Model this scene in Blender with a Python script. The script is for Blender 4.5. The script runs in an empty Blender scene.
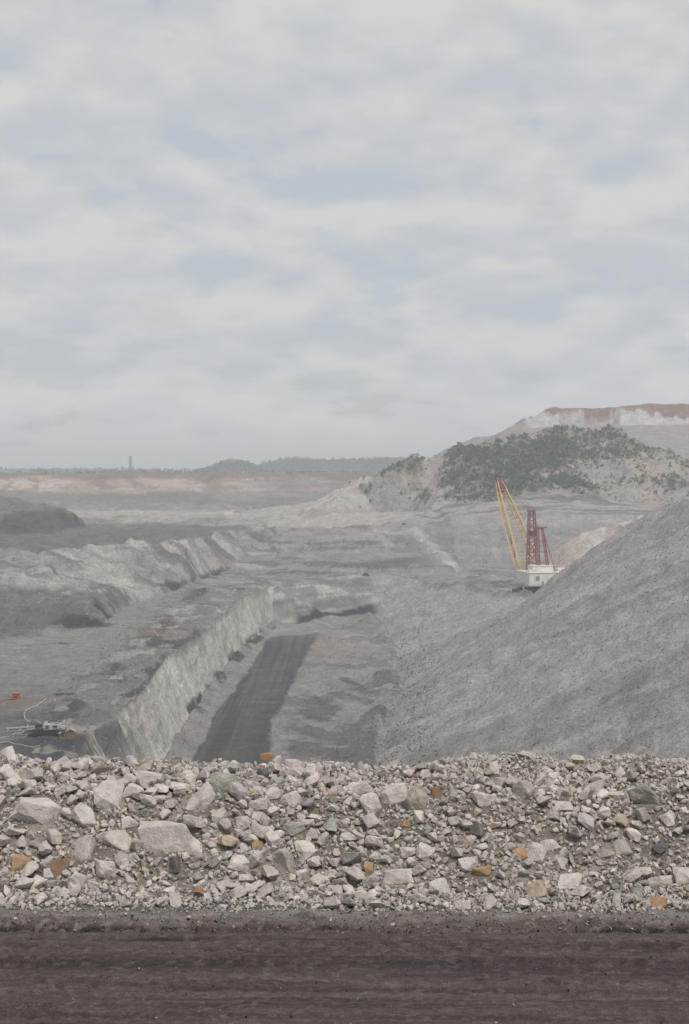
import bpy, bmesh, math, random
import numpy as np
from mathutils import Vector, Matrix, geometry

# ------------------------------------------------------------------ camera, sky, sun, exposure
S = bpy.context.scene
C = S.collection
W, H, F = 689, 1024, 1600.0          # picture size and focal length in pixels
CAM_Z = 3.6
TILT = math.atan((512 - 468) / F)    # the horizon stands a little above the middle
cd = bpy.data.cameras.new('camera')
cam = bpy.data.objects.new('camera', cd); C.objects.link(cam)
cam.location = (0, 0, CAM_Z)
cam.rotation_euler = (math.pi / 2 - TILT, 0, 0)
cd.sensor_fit = 'VERTICAL'; cd.sensor_height = 36.0; cd.lens = 36.0 * F / H
cd.clip_start = 0.5; cd.clip_end = 40000
S.camera = cam

SUN_EL, SUN_AZ = math.radians(60), math.radians(148)   # azimuth clockwise from +Y: behind the camera, to its right
world = bpy.data.worlds.new('World'); S.world = world; world.use_nodes = True
nt = world.node_tree; nt.nodes.clear()
def wn(t, **k):
    n = nt.nodes.new(t)
    for a, b in k.items(): setattr(n, a, b)
    return n
def wl(a, b): nt.links.new(a, b)
def wmath(op, a, b=None, clamp=False):
    n = wn('ShaderNodeMath', operation=op, use_clamp=clamp)
    for i, v in enumerate((a, b)):
        if v is None: continue
        if isinstance(v, (int, float)): n.inputs[i].default_value = v
        else: wl(v, n.inputs[i])
    return n.outputs[0]
def wramp(fac, stops):
    n = wn('ShaderNodeValToRGB'); wl(fac, n.inputs[0]); e = n.color_ramp.elements
    while len(e) < len(stops): e.new(0.5)
    for k, (p, c) in enumerate(stops): e[k].position = p; e[k].color = (*c, 1)
    return n.outputs[0]
geo = wn('ShaderNodeTexCoord')
sep = wn('ShaderNodeSeparateXYZ'); wl(geo.outputs['Generated'], sep.inputs[0])
den = wmath('ADD', wmath('MAXIMUM', sep.outputs[2], 0.0), 0.26)
def cloud_coord(dz, sx=1.0):
    d2 = wmath('ADD', den, dz)
    cb = wn('ShaderNodeCombineXYZ')
    wl(wmath('MULTIPLY', wmath('DIVIDE', sep.outputs[0], d2), sx), cb.inputs[0]); wl(wmath('DIVIDE', sep.outputs[1], d2), cb.inputs[1])
    return cb.outputs[0]
def cloud_noise(vec, scale, detail, rough, w):
    n = wn('ShaderNodeTexNoise', noise_dimensions='4D'); wl(vec, n.inputs['Vector'])
    n.inputs['W'].default_value = w; n.inputs['Scale'].default_value = scale; n.inputs['Detail'].default_value = detail
    n.inputs['Roughness'].default_value = rough; n.inputs['Distortion'].default_value = 0.0
    return n.outputs['Fac']
a0 = cloud_noise(cloud_coord(0.0, 1.15), 5.4, 8, 0.50, 7.7)
a1 = cloud_noise(cloud_coord(0.02, 1.15), 5.4, 8, 0.50, 7.7)
lit = wmath('SUBTRACT', a0, a1)                        # brighter on the upper side of each bank
big = cloud_noise(cloud_coord(0.0, 0.4), 2.4, 3, 0.45, 9.1)
tone = wmath('ADD', wmath('MULTIPLY', lit, 2.4), wmath('ADD', wmath('MULTIPLY', a0, 0.6), wmath('MULTIPLY', big, 0.4)))
calm = wmath('MULTIPLY', sep.outputs[2], 7.0, clamp=True)          # cloud banks merge into an even band low down
tone = wmath('ADD', wmath('MULTIPLY', wmath('SUBTRACT', tone, 0.56), wmath('ADD', wmath('MULTIPLY', calm, 0.75), 0.25)), 0.56)
cloud_col = wramp(tone, [(0.27, (0.525, 0.56, 0.596)), (0.52, (0.572, 0.598, 0.622)), (0.82, (0.655, 0.645, 0.638))])
cloud_bg = wn('ShaderNodeBackground'); wl(cloud_col, cloud_bg.inputs[0]); cloud_bg.inputs[1].default_value = 1.0
sky = wn('ShaderNodeTexSky', sky_type='NISHITA', sun_disc=False, sun_elevation=SUN_EL, sun_rotation=SUN_AZ)
sky.air_density = 1.0; sky.dust_density = 3.0; sky.ozone_density = 1.0
sky_bg = wn('ShaderNodeBackground'); wl(sky.outputs[0], sky_bg.inputs[0]); sky_bg.inputs[1].default_value = 0.15
cover = wmath('ADD', wmath('MULTIPLY', wmath('SUBTRACT', a0, 0.30), 5.0), 0.35, clamp=True)
cover = wmath('MAXIMUM', cover, 0.8)                  # thin cloud everywhere, thicker banks in it
mx = wn('ShaderNodeMixShader'); wl(cover, mx.inputs[0]); wl(sky_bg.outputs[0], mx.inputs[1]); wl(cloud_bg.outputs[0], mx.inputs[2])
wo = wn('ShaderNodeOutputWorld'); wl(mx.outputs[0], wo.inputs[0])

sl = bpy.data.lights.new('sun', 'SUN'); sl.energy = 2.3; sl.angle = math.radians(10); sl.color = (1.0, 0.965, 0.935)
so = bpy.data.objects.new('sun', sl); C.objects.link(so)
sdir = Vector((math.sin(SUN_AZ) * math.cos(SUN_EL), math.cos(SUN_AZ) * math.cos(SUN_EL), math.sin(SUN_EL)))
so.rotation_euler = sdir.to_track_quat('Z', 'Y').to_euler(); so.location = (0, 0, 60)

vs = S.view_settings; vs.view_transform = 'Standard'; vs.look = 'None'; vs.exposure = 0.0; vs.gamma = 1.0; vs.use_curve_mapping = False
S.cycles.use_denoising = True
S.cycles.max_bounces = 6; S.cycles.volume_bounces = 1; S.cycles.diffuse_bounces = 3

HAZE = 0.00019
rng = np.random.default_rng(11); random.seed(11)

# ------------------------------------------------------------------ helpers
def ray(px, py):
    u = (px - W / 2) / F; v = (H / 2 - py) / F
    return np.array([u, math.cos(TILT) + v * math.sin(TILT), -math.sin(TILT) + v * math.cos(TILT)])
def Q(px, py, d):                       # the point on that line of sight d metres away
    r = ray(px, py); k = d / r[1]
    return (r[0] * k, d, CAM_Z + r[2] * k)
def Z(px, py, depth):                   # the point on that line of sight so many metres below eye level
    r = ray(px, py); k = -depth / r[2]
    return (r[0] * k, r[1] * k, CAM_Z - depth)
def Wd(x, y, depth): return (x, y, CAM_Z - depth)

def vnoise(x, y, seed=0):
    xi = np.floor(x).astype(np.int64); yi = np.floor(y).astype(np.int64)
    fx = x - xi; fy = y - yi
    fx = fx * fx * fx * (fx * (fx * 6 - 15) + 10); fy = fy * fy * fy * (fy * (fy * 6 - 15) + 10)
    def h(a, b):
        n = (a * 374761393 + b * 668265263 + seed * 1442695041) & 0xFFFFFFFF
        n = ((n ^ (n >> 13)) * 1274126177) & 0xFFFFFFFF
        n = ((n ^ (n >> 16)) * 2246822519) & 0xFFFFFFFF
        return ((n ^ (n >> 15)) & 0xFFFFFF) / float(0xFFFFFF)
    a = h(xi, yi); b = h(xi + 1, yi); c = h(xi, yi + 1); d = h(xi + 1, yi + 1)
    return (a + (b - a) * fx) * (1 - fy) + (c + (d - c) * fx) * fy
def fbm(x, y, seed=0, octv=4, gain=0.5):     # about -1..1
    s = 0; a = 1.0; t = 0
    for k in range(octv):
        s = s + a * (vnoise(x * 2 ** k + 17.3 * k, y * 2 ** k - 9.1 * k, seed + k) * 2 - 1); t += a; a *= gain
    return s / t * 1.6
def sstep(e0, e1, v): t = np.clip((v - e0) / (e1 - e0), 0, 1); return t * t * (3 - 2 * t)
def inside(poly, x, y):
    p = np.asarray([(q[0], q[1]) for q in poly]); r = np.zeros(x.shape, bool)
    n = len(p)
    for i in range(n):
        x0, y0 = p[i]; x1, y1 = p[(i + 1) % n]
        if y0 == y1: continue
        c = (y0 > y) != (y1 > y)
        r ^= c & (x < (x1 - x0) * (y - y0) / (y1 - y0) + x0)
    return r

def tag(o, label=None, cat=None, group=None, kind=None):
    for k, v in (('label', label), ('category', cat), ('group', group), ('kind', kind)):
        if v: o[k] = v
    return o
def link(name, me, mat=None, parent=None, loc=None):
    o = bpy.data.objects.new(name, me); C.objects.link(o)
    if mat is not None and len(me.materials) == 0: me.materials.append(mat)
    if parent is not None: o.parent = parent
    if loc is not None: o.location = loc
    return o
def empty(name, loc=(0, 0, 0), rz=0.0):
    o = bpy.data.objects.new(name, None); C.objects.link(o); o.location = loc; o.rotation_euler = (0, 0, rz); o.empty_display_size = 0.3
    return o
def mesh_np(name, v, quads=None, tris=None, smooth=False, col=None):
    me = bpy.data.meshes.new(name)
    v = np.ascontiguousarray(v, np.float32)
    faces, sizes = [], []
    if quads is not None and len(quads): faces.append(np.asarray(quads, np.int32).ravel()); sizes.append(np.full(len(quads), 4, np.int32))
    if tris is not None and len(tris): faces.append(np.asarray(tris, np.int32).ravel()); sizes.append(np.full(len(tris), 3, np.int32))
    idx = np.concatenate(faces); sz = np.concatenate(sizes)
    me.vertices.add(len(v)); me.vertices.foreach_set('co', v.ravel())
    me.loops.add(len(idx)); me.loops.foreach_set('vertex_index', idx)
    me.polygons.add(len(sz)); st = np.zeros(len(sz), np.int32); st[1:] = np.cumsum(sz)[:-1]
    me.polygons.foreach_set('loop_start', st); me.polygons.foreach_set('loop_total', sz)
    me.update(calc_edges=True)
    me.polygons.foreach_set('use_smooth', np.full(len(sz), smooth, bool))
    if col is not None:
        at = me.color_attributes.new('Col', 'FLOAT_COLOR', 'POINT')
        c4 = np.ones((len(v), 4), np.float32); c4[:, :3] = col; at.data.foreach_set('color', c4.ravel())
    me.validate(); return me

class MB:                                # collects solids into ONE mesh
    def __init__(s): s.v = []; s.f = []
    def add(s, vs, fs):
        b = len(s.v); s.v += [tuple(p) for p in vs]; s.f += [tuple(b + i for i in f) for f in fs]
    def box(s, c, d, taper=1.0):
        x, y, z = c; a, b, h = d[0] / 2, d[1] / 2, d[2] / 2
        t = taper
        s.add([(x - a, y - b, z - h), (x + a, y - b, z - h), (x + a, y + b, z - h), (x - a, y + b, z - h),
               (x - a * t, y - b * t, z + h), (x + a * t, y - b * t, z + h), (x + a * t, y + b * t, z + h), (x - a * t, y + b * t, z + h)],
              [(3, 2, 1, 0), (4, 5, 6, 7), (0, 1, 5, 4), (1, 2, 6, 5), (2, 3, 7, 6), (3, 0, 4, 7)])
    def bar(s, p, q, r0, r1=None, n=6):
        p, q = Vector(p), Vector(q); r1 = r0 if r1 is None else r1
        d = (q - p).normalized(); a = d.orthogonal().normalized(); b = d.cross(a)
        ring = lambda o, r: [o + (a * math.cos(2 * math.pi * k / n) + b * math.sin(2 * math.pi * k / n)) * r for k in range(n)]
        s.add(ring(p, r0) + ring(q, r1), [(k, (k + 1) % n, n + (k + 1) % n, n + k) for k in range(n)] + [tuple(range(n - 1, -1, -1)), tuple(range(n, 2 * n))])
    def prism(s, pts, y0, y1):           # outline in xz, swept along y
        n = len(pts)
        s.add([(x, y0, z) for x, z in pts] + [(x, y1, z) for x, z in pts],
              [(k, (k + 1) % n, n + (k + 1) % n, n + k) for k in range(n)] + [tuple(range(n - 1, -1, -1)), tuple(range(n, 2 * n))])
    def tube(s, pts, r, n=6):
        for a, b in zip(pts[:-1], pts[1:]): s.bar(a, b, r, n=n)
    def build(s, name, mat, parent=None, smooth=False):
        me = bpy.data.meshes.new(name); me.from_pydata(s.v, [], s.f)
        bm = bmesh.new(); bm.from_mesh(me); bmesh.ops.recalc_face_normals(bm, faces=bm.faces); bm.to_mesh(me); bm.free()
        for p in me.polygons: p.use_smooth = smooth
        return link(name, me, mat, parent)

# ------------------------------------------------------------------ materials
def material(name):
    m = bpy.data.materials.new(name); m.use_nodes = True; t = m.node_tree
    b = t.nodes['Principled BSDF']; b.inputs['Roughness'].default_value = 0.95; b.inputs['Specular IOR Level'].default_value = 0.15
    return m, t, b
def add_noise(t, vec, scale, detail=5, rough=0.6, dist=0.0):
    n = t.nodes.new('ShaderNodeTexNoise'); n.inputs['Scale'].default_value = scale; n.inputs['Detail'].default_value = detail
    n.inputs['Roughness'].default_value = rough; n.inputs['Distortion'].default_value = dist
    if vec is not None: t.links.new(vec, n.inputs['Vector'])
    return n.outputs['Fac']
def map_range(t, v, a, b, c, d):
    n = t.nodes.new('ShaderNodeMapRange'); t.links.new(v, n.inputs[0])
    for i, q in enumerate((a, b, c, d)): n.inputs[i + 1].default_value = q
    return n.outputs[0]
def mul_color(t, col, fac):
    n = t.nodes.new('ShaderNodeVectorMath'); n.operation = 'SCALE'; t.links.new(col, n.inputs[0]); t.links.new(fac, n.inputs['Scale'])
    return n.outputs[0]
def mth(t, op, a, b):
    n = t.nodes.new('ShaderNodeMath'); n.operation = op
    for i, v in enumerate((a, b)):
        if isinstance(v, (int, float)): n.inputs[i].default_value = v
        else: t.links.new(v, n.inputs[i])
    return n.outputs[0]
def bump(t, b, h, strength, dist):
    n = t.nodes.new('ShaderNodeBump'); n.inputs['Strength'].default_value = strength; n.inputs['Distance'].default_value = dist
    t.links.new(h, n.inputs['Height']); t.links.new(n.outputs[0], b.inputs['Normal'])
def position(t): return t.nodes.new('ShaderNodeNewGeometry').outputs['Position']
def attribute(t, name='Col'):
    n = t.nodes.new('ShaderNodeAttribute'); n.attribute_name = name; return n.outputs['Color']

def earth_material():
    m, t, b = material('mine_earth')
    pos = position(t); col = attribute(t)
    coarse = add_noise(t, pos, 0.09, 6, 0.65); fine = add_noise(t, pos, 0.55, 5, 0.7); grit = add_noise(t, pos, 1.7, 3, 0.7)
    k = mth(t, 'MULTIPLY', map_range(t, coarse, 0.3, 0.7, 0.72, 1.26), map_range(t, fine, 0.3, 0.7, 0.74, 1.26))
    k = mth(t, 'MULTIPLY', k, map_range(t, grit, 0.3, 0.7, 0.78, 1.22))
    t.links.new(mul_color(t, col, k), b.inputs['Base Color'])
    bump(t, b, mth(t, 'ADD', mth(t, 'MULTIPLY', fine, 1.2), mth(t, 'ADD', mth(t, 'MULTIPLY', coarse, 2.0), mth(t, 'MULTIPLY', grit, 0.6))), 1.0, 1.5)
    return m
def plain(name, col, rough=0.7, var=0.12, scale=1.5, metal=0.0, spec=0.2):
    m, t, b = material(name)
    n = add_noise(t, t.nodes.new('ShaderNodeTexCoord').outputs['Object'], scale, 4, 0.65)
    rgb = t.nodes.new('ShaderNodeRGB'); rgb.outputs[0].default_value = (*col, 1)
    t.links.new(mul_color(t, rgb.outputs[0], map_range(t, n, 0.3, 0.7, 1 - var, 1 + var)), b.inputs['Base Color'])
    b.inputs['Roughness'].default_value = rough; b.inputs['Metallic'].default_value = metal; b.inputs['Specular IOR Level'].default_value = spec
    return m
def stone_material(name, per_object):
    m, t, b = material(name)
    tc = t.nodes.new('ShaderNodeTexCoord').outputs['Object'] if per_object else position(t)
    if per_object: col = t.nodes.new('ShaderNodeObjectInfo').outputs['Color']
    else: col = attribute(t)
    pos = position(t)
    n1 = add_noise(t, pos, 9, 5, 0.65, 0.4); n2 = add_noise(t, pos, 45, 4, 0.7); n3 = add_noise(t, pos, 150, 2, 0.6)
    k = mth(t, 'MULTIPLY', map_range(t, n1, 0.3, 0.7, 0.72, 1.18), map_range(t, n2, 0.3, 0.75, 0.84, 1.12))
    base = mul_color(t, col, k)
    mixn = t.nodes.new('ShaderNodeMix'); mixn.data_type = 'RGBA'                     # dust and iron staining in patches
    t.links.new(map_range(t, add_noise(t, pos, 5.5, 4, 0.6, 0.8), 0.56, 0.72, 0.0, 0.3), mixn.inputs[0])
    t.links.new(base, mixn.inputs[6]); mixn.inputs[7].default_value = (0.29, 0.225, 0.16, 1)
    t.links.new(mixn.outputs[2], b.inputs['Base Color'])
    bump(t, b, mth(t, 'ADD', n1, mth(t, 'ADD', mth(t, 'MULTIPLY', n2, 0.35), mth(t, 'MULTIPLY', n3, 0.12))), 0.85, 0.035)
    return m
M = {}
M['earth'] = earth_material()
M['stone'] = stone_material('berm_stone', True)
M['gravel'] = stone_material('berm_gravel', False)
M['white'] = plain('white_steel', (0.70, 0.68, 0.61), 0.65, 0.14, 0.25)
M['yellow'] = plain('yellow_steel', (0.58, 0.40, 0.17), 0.6, 0.12, 0.3)
M['red'] = plain('red_steel', (0.30, 0.10, 0.105), 0.6, 0.15, 0.3)
M['dark_red'] = plain('dark_red_steel', (0.16, 0.03, 0.03), 0.6, 0.15, 0.3)
M['dark'] = plain('dark_steel', (0.035, 0.035, 0.037), 0.65, 0.2, 0.5)
M['glass'] = plain('dark_glass', (0.03, 0.035, 0.04), 0.15, 0.05, 0.5, 0.0, 0.5)
M['grey'] = plain('grey_steel', (0.25, 0.26, 0.27), 0.6, 0.12, 0.5)
M['rope'] = plain('wire_rope', (0.10, 0.09, 0.085), 0.6, 0.1, 0.5)
M['orange'] = plain('orange_red_paint', (0.60, 0.10, 0.035), 0.55, 0.12, 0.8)
M['blue'] = plain('dark_blue_paint', (0.03, 0.05, 0.11), 0.55, 0.12, 0.8)
M['tan'] = plain('tan_steel', (0.17, 0.115, 0.07), 0.7, 0.2, 0.8)
M['rubber'] = plain('black_rubber', (0.025, 0.025, 0.025), 0.85, 0.1, 2)
M['hose'] = plain('pale_hose', (0.42, 0.40, 0.37), 0.7, 0.1, 0.5)
M['concrete'] = plain('weathered_concrete', (0.16, 0.155, 0.155), 0.9, 0.12, 0.1)
M['shed'] = plain('pale_cladding', (0.45, 0.45, 0.45), 0.7, 0.1, 0.1)
M['bark'] = plain('grey_bark', (0.10, 0.085, 0.07), 0.9, 0.2, 1.0)
M['pinkish'] = plain('faded_red_paint', (0.44, 0.27, 0.24), 0.7, 0.2, 0.4)
def leaf_material():
    m, t, b = material('eucalypt_leaf')
    col = attribute(t)
    rnd = t.nodes.new('ShaderNodeObjectInfo').outputs['Random']
    t.links.new(mul_color(t, col, map_range(t, rnd, 0, 1, 1.0, 1.8)), b.inputs['Base Color'])
    return m
M['leaf'] = leaf_material()

# ------------------------------------------------------------------ the mine: crest and toe lines, then one fine surface between them
T1 = [Wd(-68, 190, 108), Wd(-66, 330, 108), Wd(-65, 450, 108)] + [Z(px, py, 108) for px, py in ((150, 790), (180, 735), (208, 692), (237, 657), (262, 636))] + [Z(273, 624, 104)]
C1 = [Wd(-80, 190, 82), Wd(-78, 330, 82)] + [Z(px, py, 82) for px, py in ((80, 754), (85, 740), (104, 722), (136, 698), (150, 680), (167, 656), (195, 639), (240, 600), (268, 588), (277, 583))]
ET = [T1[-1]] + [Z(px, py, 104) for px, py in ((298, 622), (340, 616), (372, 613))]
EC = [C1[-1]] + [Z(px, py, 81) for px, py in ((290, 580), (340, 577), (372, 576))]
T3 = [Wd(16, 190, 107), Wd(14, 330, 107), Wd(12, 470, 107)] + [Z(px, py, 107) for px, py in ((375, 760), (372, 745), (385, 715), (400, 690), (396, 650), (389, 632))] + [ET[-1]]
E1 = [EC[-1]] + [Z(px, py, 81) for px, py in ((395, 576.5), (420, 580), (445, 586), (485, 590), (515, 594), (540, 597))]
K1p = [(505, 614, 950), (520, 609, 930), (540, 603, 905), (560, 590, 880), (590, 563, 840), (620, 535, 800), (650, 517, 770), (672, 506, 745), (689, 502, 720)]
K1 = [Q(*p) for p in K1p] + [Wd(170, 690, 11), Wd(195, 600, 9), Wd(205, 400, 8), Wd(205, 190, 8)]
KB = [(p[0] + 32, p[1] + 48, min(p[2] - 6, CAM_Z - 82 + 0.6 * max(0, CAM_Z - 30 - 0))) for p in K1[2:9]]
KB = [(p[0] + 34, p[1] + 50, p[2] - 26 if p[2] > CAM_Z - 56 else CAM_Z - 82) for p in K1[2:9]]
T2 = [Wd(-420, 720, 80)] + [Z(px, py, 80) for px, py in ((0, 640), (60, 632), (105, 622), (130, 605), (180, 588))] + [Z(225, 572, 79), Z(250, 556, 70), Z(266, 543, 62), Z(270, 533, 54)]
C2 = [Wd(-480, 1000, 52)] + [Z(px, py, 52) for px, py in ((0, 548), (45, 548), (84, 545), (101, 543), (134, 542), (157, 541), (188, 539), (210, 534), (223, 531), (245, 528), (262, 526))]
C3 = [C2[-1]] + [Z(px, py, 52) for px, py in ((277, 530), (300, 529), (338, 527), (380, 528), (401, 529), (410, 529.5))] + [Z(430, 520, 48)]
T4 = [Z(266, 556, 74), Z(290, 573, 80), Z(340, 573, 80), Z(380, 573, 80), Z(420, 573, 80), Z(457, 572, 80), Z(463, 569, 80)]
T5 = [T4[-1]] + [Z(px, 566.5, 80) for px in (480, 515, 560, 620, 700, 800, 900)]
C5 = [Q(447, 519, 1398), Q(470, 515, 1385), Q(520, 513, 1380), Q(580, 513, 1380), Q(689, 513, 1380), Q(800, 513, 1380), Q(900, 513, 1380)]
B1 = [Q(300, 517, 1445), Q(340, 514, 1440), Q(380, 512, 1440), Q(430, 507, 1440), Q(480, 500, 1440), Q(530, 498, 1440), Q(580, 499, 1440), Q(640, 503, 1440), Q(689, 506, 1440), Q(900, 510, 1440)]
H1 = [Q(289, 515, 1540), Q(320, 503, 1550), Q(340, 495, 1556), Q(356, 487, 1565), Q(372, 474, 1575), Q(395, 465, 1590), Q(420, 456, 1600), Q(450, 452, 1610), Q(490, 445, 1630), Q(520, 438, 1650), Q(560, 432, 1680), Q(610, 428, 1700), Q(640, 441, 1670), Q(662, 452, 1650), Q(689, 461, 1630), Q(780, 474, 1620), Q(920, 480, 1620)]
HB = [Q(300, 515, 1680), Q(356, 505, 1690), Q(395, 490, 1710), Q(450, 462, 1740), Q(520, 446, 1790), Q(610, 438, 1830), Q(650, 452, 1770), Q(689, 464, 1740), Q(780, 478, 1740), Q(920, 484, 1740)]
H2 = [Q(500, 432, 2040), Q(520, 428.5, 2010), Q(560, 427, 2000), Q(620, 426, 2000), Q(689, 426, 2000), Q(800, 426, 2000), Q(920, 426, 2000)]
H3t = [Q(523, 427.5, 2056), Q(560, 426.5, 2050), Q(620, 425.5, 2050), Q(689, 425, 2050), Q(800, 425, 2050), Q(920, 425, 2050)]
H3 = [Q(536, 416, 2085), Q(547, 407.5, 2092), Q(558, 405, 2096), Q(620, 404.5, 2096), Q(640, 403.5, 2096), Q(650, 402, 2096), Q(689, 402, 2096), Q(800, 402, 2096), Q(920, 402, 2096)]
H3b = [(p[0], p[1] + 260, p[2] + 1) for p in H3[2:]]
H4 = [Q(430, 458, 2290), Q(447, 447, 2300), Q(462, 439.5, 2300), Q(480, 432.5, 2310), Q(505, 429.5, 2320), Q(528, 428, 2330)]
H4t = [Q(440, 466, 2180), Q(470, 452, 2190), Q(500, 447, 2190)]
M1b = [Q(-120, 540, 1200), Q(0, 537, 1205), Q(22, 535, 1225), Q(49, 534, 1260), Q(75, 531, 1320), Q(92, 528, 1387)]
M1 = [Q(-120, 500, 1290), Q(0, 511, 1290), Q(12, 509.5, 1300), Q(41, 508, 1310), Q(66, 508.5, 1330), Q(74, 514, 1340), Q(84, 523, 1365)]
M1u = [Q(-120, 489, 1400), Q(0, 497, 1390), Q(20, 501, 1380), Q(40, 506, 1375)]
M1v = [Q(-120, 495, 1540), Q(0, 508, 1540), Q(60, 516, 1540)]
T6 = [Z(px, py, 53) for px, py in ((-260, 503), (-100, 503), (0, 503), (100, 503.5), (200, 505), (300, 507), (345, 507), (400, 506), (560, 504), (900, 504))]
C6 = [Z(px, 474.3, 11) for px in (-260, -100, 0, 60, 120, 200, 300, 420, 560, 900)]
C6m = [((a[0] + b[0]) / 2, (a[1] + b[1]) / 2, CAM_Z - dd) for (a, b, dd) in zip(T6, C6, (36, 33, 35, 30, 34, 31, 36, 33, 34, 34))]
P3 = [Q(546, 573, 1140), Q(553, 560, 1150), Q(562, 546, 1158), Q(575, 537, 1165), Q(590, 530, 1170), Q(612, 522, 1175), Q(650, 513, 1180), Q(689, 506, 1180), Q(820, 500, 1180)]
P3f = [Wd(p[0] + 6, p[1] - 46, 82) for p in P3[1:]]
P3b = [Wd(p[0] + 4, p[1] + 48, 81) for p in P3[1:]]
N0 = [(x, 16, -0.6) for x in (-90, 0, 90)]
N1 = [(x, 24, -4.0) for x in (-95, 0, 95)]
N2 = [(x, 70, -36.0) for x in (-120, 0, 120)]
far = [[(x, y, CAM_Z - dd) for x in (-0.6 * y, -0.25 * y, 0, 0.25 * y, 0.6 * y)] for y, dd in ((3600, 11), (5000, 11), (8000, 10.5), (15500, 10))]
RG = [C3[6], Q(432, 547, 1290), T4[5]]
lines = [RG, T1, C1, ET, EC, T3, E1, K1, KB, T2, C2, C3, T4 + T5[1:], C5, B1, H1, HB, H2, H3t, H3, H3b, H4, H4t, M1b, M1, M1u, M1v, T6, C6, C6m, P3, P3f, P3b, N0, N1, N2] + far
loose = [Wd(-260, 150, 80), Wd(-260, 430, 82), Wd(-430, 560, 82), Wd(-100, 150, 82), Wd(-20, 170, 108), Wd(420, 200, 8), Wd(420, 600, 10), Wd(420, 760, 45), Wd(300, 820, 70), Wd(420, 950, 82),
         Wd(600, 1050, 82), Wd(150, 1060, 81), Wd(140, 1110, 81), Wd(120, 1200, 81), Wd(75, 1160, 81),
         Wd(-560, 1150, 52), Wd(-700, 1600, 52), Wd(-240, 1700, 52), Wd(-60, 1650, 52), Wd(60, 1560, 50), Wd(-120, 1980, 53), Wd(100, 1960, 52), Wd(-700, 2000, 53), Wd(300, 2060, 50), Wd(700, 2500, -40), Wd(420, 2440, 10), Wd(-20, 1500, 52)]
pts, edges, key = [], [], {}
def pid(p):
    k = (round(p[0], 2), round(p[1], 2))
    if k not in key: key[k] = len(pts); pts.append(p)
    return key[k]
for L in lines:
    ids = [pid(p) for p in L]; edges += [(a, b) for a, b in zip(ids[:-1], ids[1:]) if a != b]
for p in loose: pid(p)
cv, ce, cf, ov, _, _ = geometry.delaunay_2d_cdt([Vector((p[0], p[1])) for p in pts], edges, [], 0, 1e-4)
PA = np.array(pts); tz = []
for k, v in enumerate(cv):
    if ov[k]: tz.append(pts[ov[k][0]][2])
    else:
        print('crossing lines near', v[:])
        dd = np.hypot(PA[:, 0] - v[0], PA[:, 1] - v[1]); i = np.argsort(dd)[:3]; tz.append(float(np.average(PA[i, 2], weights=1 / (dd[i] + 1))))
TX = np.array([(v[0], v[1], z) for v, z in zip(cv, tz)])

# grid: rows across the view at set distances, columns fanning out, closer together where the pit wall runs away from us
us = np.concatenate([np.linspace(-560, -30, 60, endpoint=False), np.linspace(-30, 60, 60, endpoint=False), np.linspace(60, 290, 380, endpoint=False), np.linspace(290, 720, 330, endpoint=False), np.linspace(720, 1250, 60)])
us = (us - W / 2) / F
ys = np.concatenate([np.linspace(16.2, 330, 40, endpoint=False), np.linspace(330, 440, 40, endpoint=False), np.linspace(440, 800, 215, endpoint=False), np.linspace(800, 1460, 330, endpoint=False),
                     np.linspace(1460, 1760, 110, endpoint=False), np.linspace(1760, 2120, 80, endpoint=False), np.linspace(2120, 3000, 80, endpoint=False), np.geomspace(3000, 14000, 40)])
GY, GU = np.meshgrid(ys, us, indexing='ij'); GX = GU * GY
GZ = np.full(GX.shape, np.nan)
for f in cf:
    a, b, c = TX[f[0]], TX[f[1]], TX[f[2]]
    r0, r1 = np.searchsorted(ys, min(a[1], b[1], c[1]) - 1e-6), np.searchsorted(ys, max(a[1], b[1], c[1]) + 1e-6)
    if r0 >= r1: continue
    X, Y = GX[r0:r1], GY[r0:r1]
    den_ = (b[1] - c[1]) * (a[0] - c[0]) + (c[0] - b[0]) * (a[1] - c[1])
    if abs(den_) < 1e-9: continue
    w0 = ((b[1] - c[1]) * (X - c[0]) + (c[0] - b[0]) * (Y - c[1])) / den_
    w1 = ((c[1] - a[1]) * (X - c[0]) + (a[0] - c[0]) * (Y - c[1])) / den_
    w2 = 1 - w0 - w1
    m = (w0 >= -1e-6) & (w1 >= -1e-6) & (w2 >= -1e-6)
    GZ[r0:r1][m] = (w0 * a[2] + w1 * b[2] + w2 * c[2])[m]
print('holes in the surface', int(np.isnan(GZ).sum()))
for r in range(GZ.shape[0]):
    bad = np.isnan(GZ[r])
    if bad.any() and not bad.all(): GZ[r, bad] = np.interp(GX[r, bad], GX[r, ~bad], GZ[r, ~bad])
    elif bad.all(): GZ[r] = GZ[r - 1]

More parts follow.
